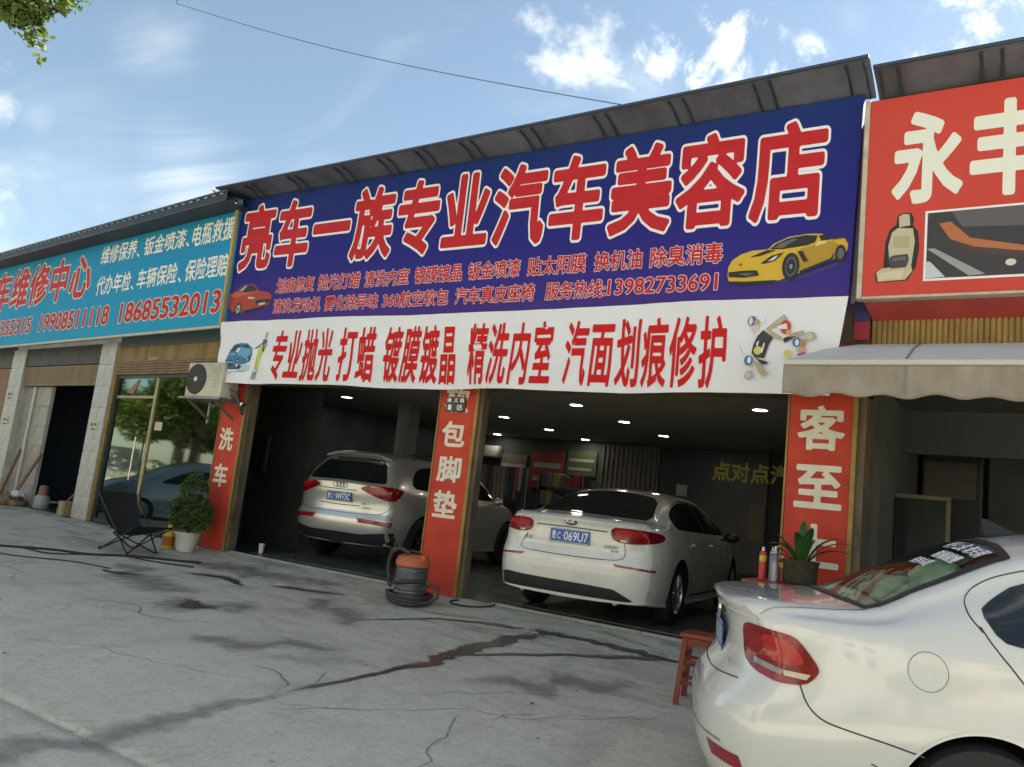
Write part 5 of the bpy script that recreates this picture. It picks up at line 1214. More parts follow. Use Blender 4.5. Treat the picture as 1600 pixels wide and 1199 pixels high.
# ---- silver SUV in the left bay
S2 = dict(L=4.63, W=1.90, round=.27, pw=4.0, xr=.92, wb=2.81, rw=.37, zmax=.58, spokes=5,
  fr=[(.2,.16),(.34,.09),(.45,.03),(.60,.0),(.68,.012),(.72,.05),(.85,.055),(1.0,.03),(1.12,.02),(1.3,0),(1.7,0)],
  zb=[(0,.30),(.3,.26),(1,.24),(4,.24),(4.63,.30)],
  zc=[(0,1.14),(.06,1.175),(.15,1.29),(.30,1.46),(.42,1.575),(.55,1.615),(.9,1.64),(1.8,1.66),(2.6,1.63),(3.0,1.53),(3.45,1.24),(3.65,1.12),(4.2,1.04),(4.5,.90),(4.63,.74)],
  zw=[(0,1.04),(.12,1.09),(.5,1.12),(1.2,1.11),(2.5,1.07),(3.5,1.03),(4.2,.95),(4.63,.66)],
  yw=[(0,.80),(.15,.845),(.5,.875),(1.2,.89),(2.4,.89),(3.5,.87),(4.3,.81),(4.63,.68)],
  ym=[(0,.83),(.15,.885),(.5,.935),(1.0,.95),(2.5,.945),(3.7,.945),(4.3,.88),(4.63,.74)],
  ys=[(0,.78),(.2,.86),(1,.91),(3.8,.91),(4.4,.84),(4.63,.66)],
  yr=[(0,.76),(.15,.745),(.30,.68),(.42,.62),(.6,.61),(1.0,.61),(2.0,.61),(2.8,.62),(3.4,.70),(3.7,.77),(4.63,.62)],
  zr=[(0,1.09),(.06,1.12),(.15,1.22),(.30,1.38),(.42,1.49),(.55,1.545),(.9,1.58),(1.8,1.59),(2.6,1.555),(3.0,1.45),(3.45,1.18),(3.65,1.07),(4.2,1.0),(4.63,.70)])
K2 = thing('silver_suv', 'champagne silver SUV seen from behind, deep in the left wash bay', 'car', (-8.36, .85, .017), R(96.3))
body2, sk2 = base_car(K2, S2, M_silver, mat('dark_alloy', (.14,.14,.15), .35, metal=.8))
sk2.patch([(0,.70,1.205),(0,.52,1.50),(0,.3,1.535),(0,-.3,1.535),(0,-.52,1.50),(0,-.70,1.205),(0,-.66,1.165),(0,0,1.185),(0,.66,1.165)], (1,0,0), .004, 'rear_window', M_winglass, K2, 1)
mb = MB(); pts = [(.36,.60,1.545),(.31,.40,1.592),(.29,0,1.602),(.31,-.40,1.592),(.36,-.60,1.545)]
vs = []; 
for p in pts: vs += [p, (.62, p[1]*.98, p[2]+.045), (.36, p[1]*.98, p[2]-.03)]
fs = []
for i in range(4): fs += [(3*i,3*i+3,3*i+4,3*i+1),(3*i,3*i+2,3*i+5,3*i+3)]
mb.add(vs, fs); mb.build('roof_spoiler', M_silver, K2, local=True, smooth=50)
for sg in (1, -1):
    sk2.patch([(.62,0,1.16),(.70,0,1.32),(.95,0,1.47),(1.5,0,1.52),(2.2,0,1.525),(2.7,0,1.48),(3.1,0,1.33),(3.42,0,1.12),(3.3,0,1.09),(2,0,1.11),(1,0,1.14)], (0,-sg,0), .004, 'side_window', M_winglass, K2, 1)
    sk2.line([(1.32,0,1.51),(1.42,0,1.12)], (0,-sg,0), .09, 'door_pillar', M_silver if False else M_seam, K2, .006)
    sk2.line([(2.30,0,1.52),(2.28,0,1.10)], (0,-sg,0), .06, 'door_pillar', M_seam, K2, .006)
    sk2.line([(1.38,0,1.08),(1.42,0,.9),(1.52,0,.6),(1.5,0,.35)], (0,-sg,0), .009, 'panel_gap', M_gap, K2)
    sk2.line([(2.28,0,1.08),(2.28,0,.35)], (0,-sg,0), .009, 'panel_gap', M_gap, K2)
    mb = MB(); mb.tube([(.75,sg*.60,1.61),(.85,sg*.60,1.66),(2.5,sg*.60,1.675),(2.65,sg*.60,1.63)], .014, 8); mb.build('roof_rail', M_chrome, K2, local=True, smooth=True)
    mirror(K2, 3.05, sg*1.02, 1.10, M_silver, sg)
    d = (.88, -sg*.47, 0)
    lp = sk2.patch([(.1,sg*.30,1.075),(.1,sg*.40,1.125),(.1,sg*.60,1.14),(.2,sg*.84,1.135),(.34,sg*.90,1.10),(.28,sg*.89,1.02),(.2,sg*.86,.94),(.1,sg*.76,.94),(.1,sg*.55,.99)], d, .006, 'taillight', M_lamp, K2, 1, .03)
    sk2.patch([(.1,sg*.42,1.105),(.1,sg*.70,1.12),(.2,sg*.80,1.10),(.1,sg*.76,1.02),(.1,sg*.60,1.03)], d, .009, 'lamp_inner_lens', M_lampb, lp, 1, .03)
    sk2.patch([(.02,sg*.36,.665),(.1,sg*.60,.655),(.22,sg*.86,.64),(.2,sg*.84,.575),(.1,sg*.60,.595),(.02,sg*.40,.60)], d, .004, 'reflector', M_reflector, K2, 0, .03)
sk2.patch([(0,.86,.50),(0,.86,.28),(0,-.86,.28),(0,-.86,.50),(0,-.45,.44),(0,.45,.44)], (1,0,0), .004, 'bumper_cladding', mat('bumper_black', (.018,.02,.024), .5), K2, 0)
sk2.line([(.05,.84,.90),(.05,.74,.76),(.05,.60,.725),(.05,0,.71),(.05,-.60,.725),(.05,-.74,.76),(.05,-.82,.90)], (1,0,0), .010, 'panel_gap', M_gap, K2)
sk2.line([(.05,.60,1.07),(.05,.3,1.045),(.05,0,1.04),(.05,-.3,1.045)], (1,0,0), .012, 'lid_crease', M_seam, K2, .001)  # tailgate crease: its shade is painted on as a dark line
sk2.line([(.05,.36,.83),(.05,0,.822),(.05,-.36,.83)], (1,0,0), .012, 'tailgate_handle', M_seam, K2, .001)
plate(K2, .022, .0, .935, -2, '贵C', 'WF73C')
for k in range(4):
    mb = MB(); P = [(0, .045*math.cos(R(a)), .035*math.sin(R(a))) for a in range(0, 361, 20)]; mb.tube(P, .0045, 5, cap=False)
    q = mb.build('emblem_ring', M_chrome, K2, local=True, smooth=True); q.location = (.012, .084-.056*k, 1.10)
flat_text(K2, 'Q5', .020, -.45, .87, .08, .04, M_seam); flat_text(K2, 'quattro', .030, -.50, .81, .14, .03, M_seam)
mb = MB(); mb.box(.9, 1.3, -.7, .7, .22, .36); mb.box(.3, .9, -.5, .5, .26, .42, b=.03); mb.build('underbody', M_arch, K2, local=True)

# ---- near white saloon, only its rear right quarter is in view
S3 = dict(L=4.605, W=1.77, round=.36, pw=3.6, xr=1.10, wb=2.61, rw=.310, zmax=.56, spokes=9,
  fr=[(.10,.10),(.22,.04),(.36,-.02),(.50,-.035),(.60,-.02),(.68,.03),(.74,.075),(.86,.105),(.95,.095),(1.0,.070),(1.035,.05),(1.06,.05),(1.2,.12)],
  zb=[(0,.22),(.3,.20),(1,.19),(4,.19),(4.605,.22)],
  zc=[(0,1.055),(.04,1.070),(.12,1.076),(.4,1.086),(.62,1.105),(.95,1.27),(1.25,1.432),(1.5,1.505),(1.8,1.54),(2.2,1.55),(2.6,1.52),(3.0,1.41),(3.4,1.19),(3.7,1.06),(4.2,.94),(4.45,.81),(4.605,.64)],
  zw=[(0,.90),(.12,.95),(.4,.985),(.8,1.0),(1.3,1.005),(2,.99),(3.3,.95),(4.2,.84),(4.605,.56)],
  yw=[(0,.74),(.15,.78),(.5,.815),(1.2,.83),(2.2,.835),(3.4,.82),(4.2,.77),(4.605,.64)],
  ym=[(0,.78),(.15,.83),(.5,.872),(1.05,.885),(2.5,.882),(3.7,.88),(4.3,.82),(4.605,.70)],
  ys=[(0,.74),(.2,.80),(1,.85),(3.7,.85),(4.3,.78),(4.605,.64)],
  yr=[(0,.63),(.15,.675),(.45,.69),(.62,.695),(1.25,.625),(1.8,.59),(2.4,.585),(2.9,.62),(3.4,.69),(3.7,.72),(4.605,.58)],
  zr=[(0,1.03),(.12,1.052),(.45,1.062),(.62,1.072),(.95,1.18),(1.25,1.305),(1.5,1.38),(1.8,1.42),(2.2,1.435),(2.6,1.42),(3.0,1.31),(3.4,1.14),(3.7,1.01),(4.2,.90),(4.605,.60)])
K3 = thing('white_saloon', 'white saloon parked across the right foreground with plush cushions behind its rear window', 'car', (-1.46, -3.30, -.243), R(21.6))
WIN = [(.615,.675),(1.29,.575),(1.325,.3),(1.33,0),(1.325,-.3),(1.29,-.545),(.65,-.645),(.60,-.3),(.585,0),(.59,.3)]
def cut_rear(cb):
    # cabin space under the rear window, open upwards
    P = [(.73,.575),(1.26,.485),(1.26,-.485),(.73,-.575)]
    vs = [cb.verts.new((x, y, 1.6)) for x, y in P] + [cb.verts.new((x, y, .98)) for x, y in [(.73,.585),(1.95,.56),(1.95,-.56),(.73,-.585)]] + [cb.verts.new((x, y, 1.24)) for x, y in [(1.28,.51),(1.28,-.51)]]
    for f in ((0,1,2,3),(7,6,5,4),(0,3,7,4),(1,8,9,2),(8,5,6,9),(0,4,5,8,1),(3,2,9,6,7)): cb.faces.new([vs[i] for i in f])
    bmesh.ops.recalc_face_normals(cb, faces=cb.faces)
M_cabin = mat('cabin_dark', (.03,.032,.034), .8)
body3, sk3 = base_car(K3, S3, M_wpaint, M_alloy, tail=(cut_rear,))
M_carglass = thin_glass('rear_screen_glass', (.66,.76,.68), refl=.0, through=1.0, k=.55)
sk3.patch([(x, y, 0) for x, y in WIN], (0,0,-1), .004, 'rear_window', M_carglass, K3, 0, .05)
# black ceramic border of the rear window
def ring(sk, P, k, name, m, parent):
    c = Vector((sum(p[0] for p in P)/len(P), sum(p[1] for p in P)/len(P))); vs = []; fs = []
    D = []
    for i in range(len(P)):
        a, b = Vector(P[i]), Vector(P[(i+1) % len(P)]); n = max(1, int((b-a).length/.04))
        for j in range(n): D.append(a.lerp(b, j/n))
    for p in D:
        q = p + (c-p).normalized()*k*(1.0)
        for r in (p, q):
            h = sk.cast(Vector((r.x, r.y, 0)), Vector((0,0,-1)), .006); vs.append(tuple(h))
    n = len(D)
    for i in range(n): fs.append((2*i, 2*i+1, 2*((i+1) % n)+1, 2*((i+1) % n)))
    mb = MB(); mb.add(vs, fs); return mb.build(name, m, parent, local=True)
ring(sk3, WIN, .050, 'window_border', M_black, K3)
for sg in (1, -1):
    sk3.patch([(1.10,0,1.145),(1.16,0,1.20),(1.27,0,1.275),(1.50,0,1.335),(1.85,0,1.375),(2.3,0,1.38),(2.7,0,1.34),(3.0,0,1.24),(3.36,0,1.02),(3.2,0,.995),(1.6,0,1.015),(1.25,0,1.02),(1.16,0,1.035)], (0,-sg,0), .003, 'side_window', M_winglass, K3, 1)
    sk3.line(chaikin([Vector(q) for q in [(1.12,0,1.03),(1.095,0,1.065),(1.055,0,1.12),(1.055,0,1.18),(1.10,0,1.24),(1.20,0,1.30),(1.45,0,1.375),(1.85,0,1.405),(2.3,0,1.412),(2.7,0,1.38),(3.05,0,1.27)]], 2)[2:-2], (0,-sg,0), .007, 'panel_gap', M_gap, K3)
    sk3.line([(1.09,0,1.085),(1.13,0,1.01),(1.22,0,.90),(1.33,0,.75),(1.42,0,.60)], (0,-sg,0), .007, 'panel_gap', M_gap, K3)
    sk3.line([(2.2,0,1.3),(2.2,0,.96)], (0,-sg,0), .06, 'door_pillar', M_seam, K3, .006)
    sk3.line([(2.2,0,.95),(2.2,0,.28)], (0,-sg,0), .007, 'panel_gap', M_gap, K3)
    mirror(K3, 3.0, sg*.97, .97, M_wpaint, sg)
    for hx in (1.50, 2.42):
        mb = MB(); p = sk3.cast(Vector((hx,0,.84)), Vector((0,-sg,0)), .015); mb.box(p.x-.09, p.x+.09, p.y-.014, p.y+.014, p.z-.014, p.z+.016, b=.01); mb.build('door_handle', M_wpaint, K3, smooth=60, local=True)
    d = (.62, -sg*.785, 0)
    lp = sk3.patch([(.11,sg*.555,.955),(.20,sg*.74,.950),(.30,sg*.82,.940),(.345,sg*.84,.90),(.41,sg*.86,.83),(.415,sg*.86,.80),(.37,sg*.85,.745),(.26,sg*.80,.735),(.14,sg*.70,.760),(.11,sg*.60,.81)], d, .006, 'taillight', M_lamp, K3, 2, .025)
    sk3.patch([(.16,sg*.71,.925),(.28,sg*.80,.920),(.32,sg*.83,.885),(.36,sg*.845,.83),(.30,sg*.82,.815),(.2,sg*.77,.82)], d, .009, 'lamp_inner_lens', M_lampb, lp, 1, .025)
    sk3.patch([(.14,sg*.70,.815),(.27,sg*.815,.792),(.27,sg*.815,.770),(.14,sg*.71,.790)], d, .0095, 'lamp_strip', mat('grey_lamp_strip', (.25,.20,.20), .2, coat=1), lp, 0, .025)
    sk3.patch([(.27,sg*.815,.792),(.385,sg*.852,.792),(.37,sg*.848,.768),(.28,sg*.817,.770)], d, .0098, 'reverse_lamp', M_lampw, lp, 0, .025)
    sk3.line([(.37,sg*.85,.745),(.40,sg*.855,.67),(.46,sg*.86,.62),(.56,sg*.87,.60),(.72,sg*.88,.575),(.86,sg*.88,.545)], (.1,-sg*.99,0), .007, 'panel_gap', M_gap, K3)
    sk3.patch([(.02,sg*.50,.40),(.1,sg*.72,.39),(.1,sg*.74,.33),(.02,sg*.54,.34)], (1,0,0), .004, 'reflector', M_reflector, K3, 0, .03)
sk3.line([(.68+.55,0,.50),(.66,0,.485)] if False else [(.66,0,.485),(.70,0,.47)], (0,1,0), .006, 'panel_gap', M_gap, K3)
# lid: shut lines along the deck sides and under the lamp
for sg in (1, -1):
    sk3.line([(.66,sg*.645,0),(.45,sg*.66,0),(.30,sg*.665,0),(.21,sg*.655,0)], (0,0,-1), .011, 'panel_gap', M_gap, K3)
    sk3.line([(.1,sg*.645,1.0),(.1,sg*.64,.95),(.1,sg*.61,.90)], (1,0,0), .006, 'panel_gap', M_gap, K3)
sk3.line([(.05,.60,.70),(.05,.3,.685),(.05,0,.68),(.05,-.3,.685),(.05,-.60,.70)], (1,0,0), .010, 'panel_gap', M_gap, K3)
sk3.line([(.05,.66,.985),(.04,.4,.995),(.04,0,1.0),(.04,-.4,.995),(.05,-.66,.985)], (1,0,0), .008, 'lid_crease', M_seam if False else M_wpaint, K3, .006)
cx = .87
sk3.line([(cx+.078*math.cos(R(a)), 0, .880+.078*math.sin(R(a))) for a in range(0, 361, 10)], (0,1,0), .0035, 'fuel_flap_gap', mat('soft_gap', (.22,.21,.20), .8), K3, .0010, True)
plate(K3, .085, 0, .83, 2, '贵C', '5A208')
flat_text(K3, '1.4TSI', .098, -.50, .76, .13, .03, M_seam); flat_text(K3, 'LAVIDA', .095, .44, .76, .16, .03, M_seam)
mb = MB(); mb.lathe([(.001,-.012),(.045,-.012),(.055,.0)], (0,0,0), 28, axis='x'); em = mb.build('emblem', M_chrome, K3, local=True, smooth=True); em.location = (.078, 0, .955)
flat_text(K3, 'W', .064, 0, .945, .05, .03, M_black, 'emblem_letters'); flat_text(K3, 'V', .064, 0, .975, .035, .025, M_black, 'emblem_letters')
mb = MB(); p = sk3.cast(Vector((1.50,0,0)), Vector((0,0,-1)), 0)
mb.add([(1.36,-.03,p.z-.020),(1.52,-.028,p.z+.004),(1.52,.028,p.z+.004),(1.36,.03,p.z-.020),(1.355,-.005,p.z+.068),(1.385,-.005,p.z+.064),(1.385,.005,p.z+.064),(1.355,.005,p.z+.068)], [(0,1,2,3),(4,5,6,7),(0,4,5,1),(1,5,6,2),(2,6,7,3),(3,7,4,0)])
mb.build('roof_antenna', M_black, K3, local=True, smooth=20)
sk3.line([(.05,.62,.42),(0,.3,.43),(0,0,.432),(0,-.3,.43),(.05,-.62,.42)], (1,0,0), .012, 'bumper_groove', mat('soft_gap', (.22,.21,.20), .8), K3)
sk3.line([(.45,0,.42),(.62,0,.40),(.74,0,.36)], (0,1,0), .006, 'panel_gap', mat('soft_gap', (.22,.21,.20), .8), K3)
# white stick-on characters in the rear window
def stickers():
    mb = MB(); X = Vector((0,-1,0)); Y = Vector((1,0,0))
    text_into(mb, '新手上路 请关照', Vector((0,0,0)), X, Y, -.02, .44, 1.175, 1.255, .03, .0)
    text_into(mb, '越催越慢', Vector((0,0,0)), X, Y, .10, .40, 1.085, 1.150, .03, .0)
    text_into(mb, '保持车距', Vector((0,0,0)), X, Y, .00, .26, 1.01, 1.065, .03, .0)
    vs = []
    for v in mb.v:
        h = sk3.cast(Vector((v[0], v[1], 0)), Vector((0,0,-1)), .007); vs.append(tuple(h))
    mb.v = vs; mb.build('window_sticker', M_ltrw, K3, local=True)
stickers()
mb = MB(); mb.box(.74, 1.95, -.56, .56, .982, .995); mb.box(1.45, 1.6, -.5, .5, .995, 1.20, b=.03); mb.build('parcel_shelf', mat('shelf_grey', (.16,.17,.17), .8), K3, local=True)
for hy in (-.32, .32):
    mb = MB(); mb.box(1.47, 1.60, hy-.12, hy+.12, 1.12, 1.30, b=.035); mb.build('headrest', M_cabin, K3, local=True, smooth=50)
def plush(x, y, z, sx, sy, sz, m, label, seed, name='plush_cushion'):
    bm = bmesh.new(); bmesh.ops.create_icosphere(bm, subdivisions=4, radius=1)
    for v in bm.verts:
        n = noise.noise(v.co*1.6+Vector((seed,0,0)))*.28 + noise.noise(v.co*5+Vector((seed,9,0)))*.07
        v.co = Vector((v.co.x*sx, v.co.y*sy, v.co.z*sz))*(1+n)
    mb = MB(); a = R(21.6); M = Matrix.Translation((-1.46,-3.30,-.243)) @ Matrix.Rotation(a, 4, 'Z') @ Matrix.Translation((x,y,z)); mb.addbm(bm, 0, M); bm.free()
    o = mb.build(name, m, smooth=True); tag(o, label, 'cushion'); return o
plush(1.14, -.14, 1.215, .15, .24, .115, mat('mint_plush', (.62,.74,.58), .95), 'pale mint plush cushion under the rear window of the near white car', 1)
plush(.89, -.22, 1.125, .10, .18, .075, mat('mint_plush', (.52,.62,.48), .95), 'small pale plush paw lying lowest on the rear shelf of the near white car', 5)
plush(1.0, .16, 1.14, .16, .22, .08, mat('grey_plush', (.50,.51,.45), .95), 'grey folded throw beside the mint plush behind the rear glass', 8, 'folded_throw')
mb = MB(); mb.box(.9, 1.3, -.65, .65, .17, .28); mb.build('underbody', M_arch, K3, local=True)
# ------------------------------------------------------------------ air conditioner unit
AC = thing('air_conditioner_unit', 'cream outdoor air conditioner unit on a wall bracket above the potted shrub', 'air conditioner', (-10.35, -.2, 2.15))
M_accream = mat('ac_cream', (.52,.51,.42), .45, var=.2, vscale=3, dark=(.36,.33,.25))
mb = MB(); mb.box(-10.66, -9.84, -.40, -.10, 2.15, 2.66, b=.02); mb.build('housing', M_accream, AC, smooth=40)
mb = MB(); mb.lathe([(.205,-.004),(.215,-.012),(.225,-.006),(.225,.0)], (-10.43,-.402,2.41), 32, axis='y'); mb.lathe([(.001,-.003),(.205,-.003)], (-10.43,-.402,2.41), 32, axis='y'); mb.build('fan_opening', mat('fan_dark', (.035,.035,.035), .6), AC)
mb = MB()
for r in (.05,.085,.12,.155,.19): mb.tube([(-10.43+r*math.cos(R(a)), -.412, 2.41+r*math.sin(R(a))) for a in range(0, 361, 20)], .003, 5, cap=False)
for k in range(12):
    a = R(30*k); mb.tube([(-10.43,-.413,2.41),(-10.43+.20*math.cos(a),-.411,2.41+.20*math.sin(a))], .003, 4)
mb.build('fan_grille', mat('grille_grey', (.10,.10,.10), .5), AC)
mb = MB(); mb.lathe([(.001,-.014),(.035,-.010),(.035,.0)], (-10.43,-.41,2.41), 16, axis='y'); mb.build('fan_hub', mat('hub_white', (.62,.62,.60), .5), AC)
mb = MB()
for i in range(7): mb.box(-10.08, -9.90, -.404, -.400, 2.30+i*.045, 2.312+i*.045)
mb.build('louvre', mat('louvre_grey', (.32,.31,.27), .5), AC)
mb = MB(); mb.box(-10.74, -9.80, -.43, .0, 2.118, 2.145)
for x in (-10.55, -9.95): mb.bar((x,-.40,2.11), (x,.0,1.86), .03); mb.box(x-.02, x+.02, -.02, .0, 1.80, 2.14)
mb.build('wall_bracket', M_steel, AC)
mb = MB(); mb.tube([(-9.86,-.25,2.30),(-9.74,-.22,2.25),(-9.70,-.12,2.05),(-9.72,-.06,1.95),(-9.70,-.04,2.35),(-9.68,-.05,2.6)], .022, 7); mb.tube([(-9.86,-.22,2.24),(-9.78,-.16,2.10),(-9.73,-.06,2.0),(-9.60,-.06,2.35)], .012, 6)
mb.build('refrigerant_pipe', mat('taped_pipe', (.12,.10,.08), .8), AC, smooth=True)
AC.location.x += .13
mb = MB(); mb.tube([(-9.56,-.05,2.10),(-9.56,-.12,2.10),(-9.52,-.13,2.08)], .018, 7); mb.lathe([(.03,0),(.03,.04)], (-9.56,-.12,2.08), 10); tag(mb.build('water_tap', M_chrome, smooth=True), 'small wall tap at the top of the left pillar edge', 'tap')

# ------------------------------------------------------------------ folding camp chair
CH = thing('folding_chair', 'black fabric folding camp chair beside the yellow bottle', 'chair', (-10.42, -.98, gz(-.98)))
g0 = gz(-1.0)
def sling():
    prof = [(-10.90,.78),(-10.86,.66),(-10.78,.50),(-10.68,.36),(-10.55,.27),(-10.40,.255),(-10.22,.28),(-10.05,.335),(-9.93,.385)]
    vs = []; fs = []; nw = 12
    for i, (x, z) in enumerate(prof):
        t = i/(len(prof)-1); hw = .30-.05*math.sin(t*math.pi)
        for j in range(nw+1):
            s = -1+2*j/nw; sag = .085*(1-s*s)*math.sin(min(1, t*1.25)*math.pi) + .004*noise.noise(Vector((i*.8, j*.7, 0)))*3
            lift = .05*abs(s)**3*(1-abs(2*t-1)) if True else 0
            vs.append((x+.07*(1-s*s)*(-.6 if t < .2 else .1)*(1-t), -.98+s*hw+.0, g0+z-sag*(.75 if t > .3 else .35)+lift))
    for i in range(len(prof)-1):
        for j in range(nw): fs.append((i*(nw+1)+j, i*(nw+1)+j+1, (i+1)*(nw+1)+j+1, (i+1)*(nw+1)+j))
    mb = MB(); mb.add(vs, fs); o = mb.build('sling_seat', mat('black_fabric', (.016,.015,.017), .9, bump=.4, bscale=18), CH, smooth=70)
    s = o.modifiers.new('s', 'SOLIDIFY'); s.thickness = .012; o.modifiers.new('u', 'SUBSURF').render_levels = 1
sling()
src = None
for a, b in (((-10.88,-1.28,.76),(-10.10,-1.20,0)),((-10.88,-.68,.76),(-10.10,-.76,0)),((-9.94,-1.26,.38),(-10.72,-1.22,0)),((-9.94,-.70,.38),(-10.72,-.74,0)),((-10.72,-1.22,.01),(-10.55,-.76,.26)),((-10.10,-1.20,.01),(-10.30,-.76,.27)),((-10.10,-.76,.01),(-10.45,-1.22,.27)),((-10.72,-.74,.01),(-10.5,-1.2,.25))):
    mb = MB(); mb.tube([(a[0],a[1],g0+a[2]),(b[0],b[1],g0+b[2])], .011, 7); mb.build('leg', M_black, CH, smooth=True)
src = None
for x, y in ((-10.10,-1.20),(-10.10,-.76),(-10.72,-1.22),(-10.72,-.74)):
    mb = MB(); mb.lathe([(.016,-.004),(.018,.03),(.012,.035)], (x,y,g0+.004), 8); mb.build('rubber_foot', M_rubber, CH)

CH.location.x += .10
# ------------------------------------------------------------------ potted shrub and yellow bottle
PT = thing('potted_shrub', 'bushy green shrub in a white ribbed pot in front of the red pillar', 'potted plant', (-9.93, -.38, gz(-.38)))
gp = gz(-.38); prof = [(.001,.0),(.115,.0),(.118,.01)]
for i in range(13): prof.append((.12+.045*i/12+(.005 if i % 2 else -.001), .02+.22*i/12))
prof += [(.178,.245),(.178,.268),(.160,.268),(.155,.235),(.001,.23)]
mb = MB(); mb.lathe(prof, (-9.93,-.38,gp), 32); mb.build('pot', mat('white_pot', (.60,.60,.56), .4, var=.15, vscale=6), PT, smooth=35)
mb = MB(); mb.lathe([(.001,.24),(.157,.24)], (-9.93,-.38,gp), 20); mb.build('soil', mat('soil', (.04,.03,.02), .95), PT)
M_leafd = foliage('shrub_leaves', (.022,.060,.014), (.13,.21,.045), .30)
def leaf_cloud(name, parent, clumps, n, size, m, seed, droop=.3, up=False):
    """leaf-sized faces spread through clumps (centre, radii); every face is a small folded diamond"""
    rnd = random.Random(seed); vs = []; fs = []; tw = sum(c[1][0]*c[1][1]*c[1][2] for c in clumps)
    for c, r in clumps:
        k = int(n*r[0]*r[1]*r[2]/tw)
        for _ in range(k):
            while True:
                d = Vector((rnd.uniform(-1,1), rnd.uniform(-1,1), rnd.uniform(-1,1)))
                if d.length <= 1: break
            d = d.normalized()*(d.length**.55)
            if noise.noise(Vector((d.x*2.2+c[0], d.y*2.2+c[1], d.z*2.2+seed))) < -.22: continue
            p = Vector((c[0]+d.x*r[0], c[1]+d.y*r[1], c[2]+d.z*r[2])); s = size*rnd.uniform(.6, 1.25)
            a = Vector((rnd.gauss(0,1), rnd.gauss(0,1), rnd.gauss(0,.6)-droop)).normalized(); b = a.cross(Vector((rnd.gauss(0,.5), rnd.gauss(0,.5), 1))).normalized(); nn = a.cross(b)
            o = len(vs); vs += [tuple(p), tuple(p+a*s*.5+b*s*.28+nn*s*.06), tuple(p+a*s), tuple(p+a*s*.5-b*s*.28+nn*s*.06)]
            fs += [(o,o+1,o+2),(o,o+2,o+3)]
    mb = MB(); mb.add(vs, fs); return mb.build(name, m, parent)
leaf_cloud('foliage', PT, [((-9.95,-.38,gp+.55),(.30,.30,.27)),((-9.98,-.36,gp+.85),(.20,.20,.26)),((-9.72,-.42,gp+.45),(.18,.18,.16)),((-9.66,-.40,gp+.62),(.10,.10,.16)),((-10.14,-.40,gp+.62),(.15,.15,.16)),((-10.02,-.34,gp+1.07),(.07,.07,.13)),((-9.62,-.46,gp+.40),(.10,.10,.08)),((-10.22,-.42,gp+.48),(.10,.10,.10)),((-9.84,-.40,gp+.95),(.07,.07,.10)),((-10.16,-.34,gp+.84),(.07,.07,.09))], 5200, .054, M_leafd, 3)
mb = MB(); mb.tube([(-9.93,-.38,gp+.2),(-9.94,-.38,gp+.6),(-9.98,-.36,gp+1.05)], [.018,.013,.006], 7); mb.tube([(-9.93,-.38,gp+.35),(-9.75,-.42,gp+.55)], [.01,.005], 6); mb.build('stem', mat('bark', (.09,.065,.04), .9), PT)
BO = thing('yellow_bottle', 'yellow plastic canister with an orange label beside the white flower pot', 'bottle', (-10.28, -.42, gz(-.42)))
gb = gz(-.42); mb = MB(); mb.lathe([(.001,0),(.075,0),(.082,.015),(.082,.20),(.075,.235),(.045,.26),(.03,.27),(.03,.30),(.001,.30)], (-10.28,-.42,gb), 24); mb.build('canister', mat('yellow_plastic', (.60,.45,.05), .35), BO, smooth=40)
mb = MB(); mb.lathe([(.0835,.045),(.0840,.05),(.0840,.17),(.0835,.175)], (-10.28,-.42,gb), 24); mb.build('label_band', mat('orange_label', (.50,.12,.02), .5), BO, smooth=True)
mb = MB(); mb.lathe([(.001,.298),(.036,.298),(.036,.335),(.028,.34),(.001,.34)], (-10.28,-.42,gb), 16); mb.build('cap', mat('yellow_cap', (.65,.52,.08), .4), BO)

# ------------------------------------------------------------------ barrel vacuum with hose
VC = thing('barrel_vacuum', 'grey barrel vacuum cleaner with an orange lid and coiled black hose by the middle pillar', 'vacuum cleaner', (-5.67, -.62, gz(-.62)))
gv = gz(-.62); vx, vy = -5.67, -.60
prof = [(.001,0),(.165,0),(.175,.02)]
for i in range(9):
    z = .04+i*.04; prof += [(.178+(.008 if i in (2,5) else 0), z), (.178+(.008 if i in (2,5) else 0), z+.018), (.176, z+.03)]
prof += [(.180,.40),(.001,.40)]
mb = MB(); mb.lathe(prof, (vx,vy,gv), 36); mb.build('barrel', mat('vac_grey', (.10,.11,.105), .38, metal=.2, var=.2, vscale=8), VC, smooth=35)
mb = MB()
for z in (.135,.25,.36): mb.tube([(vx+.184*math.cos(R(a)), vy+.184*math.sin(R(a)), gv+z) for a in range(0,361,15)], .005, 5, cap=False)
mb.build('steel_band', M_chrome, VC, smooth=True)
mb = MB(); mb.lathe([(.178,.40),(.190,.405),(.192,.45),(.180,.475),(.17,.50),(.12,.525),(.001,.53)], (vx,vy,gv), 36); mb.box(vx+.11, vx+.19, vy-.05, vy+.05, gv+.47, gv+.535, b=.015); mb.build('lid', mat('vac_orange', (.50,.12,.05), .4, var=.12, vscale=5), VC, smooth=45)
mb = MB(); mb.tube([(vx-.06,vy-.05,gv+.52),(vx-.02,vy-.05,gv+.565),(vx+.08,vy-.02,gv+.56),(vx+.12,vy,gv+.52)], .014, 8)
mb.tube([(vx+.02,vy-.10,gv+.54),(vx-.08,vy-.14,gv+.585),(vx-.19,vy-.14,gv+.54),(vx-.245,vy-.12,gv+.42),(vx-.25,vy-.1,gv+.30),(vx-.215,vy-.1,gv+.22),(vx-.17,vy-.12,gv+.17),(vx-.23,vy-.14,gv+.24)], .024, 10)
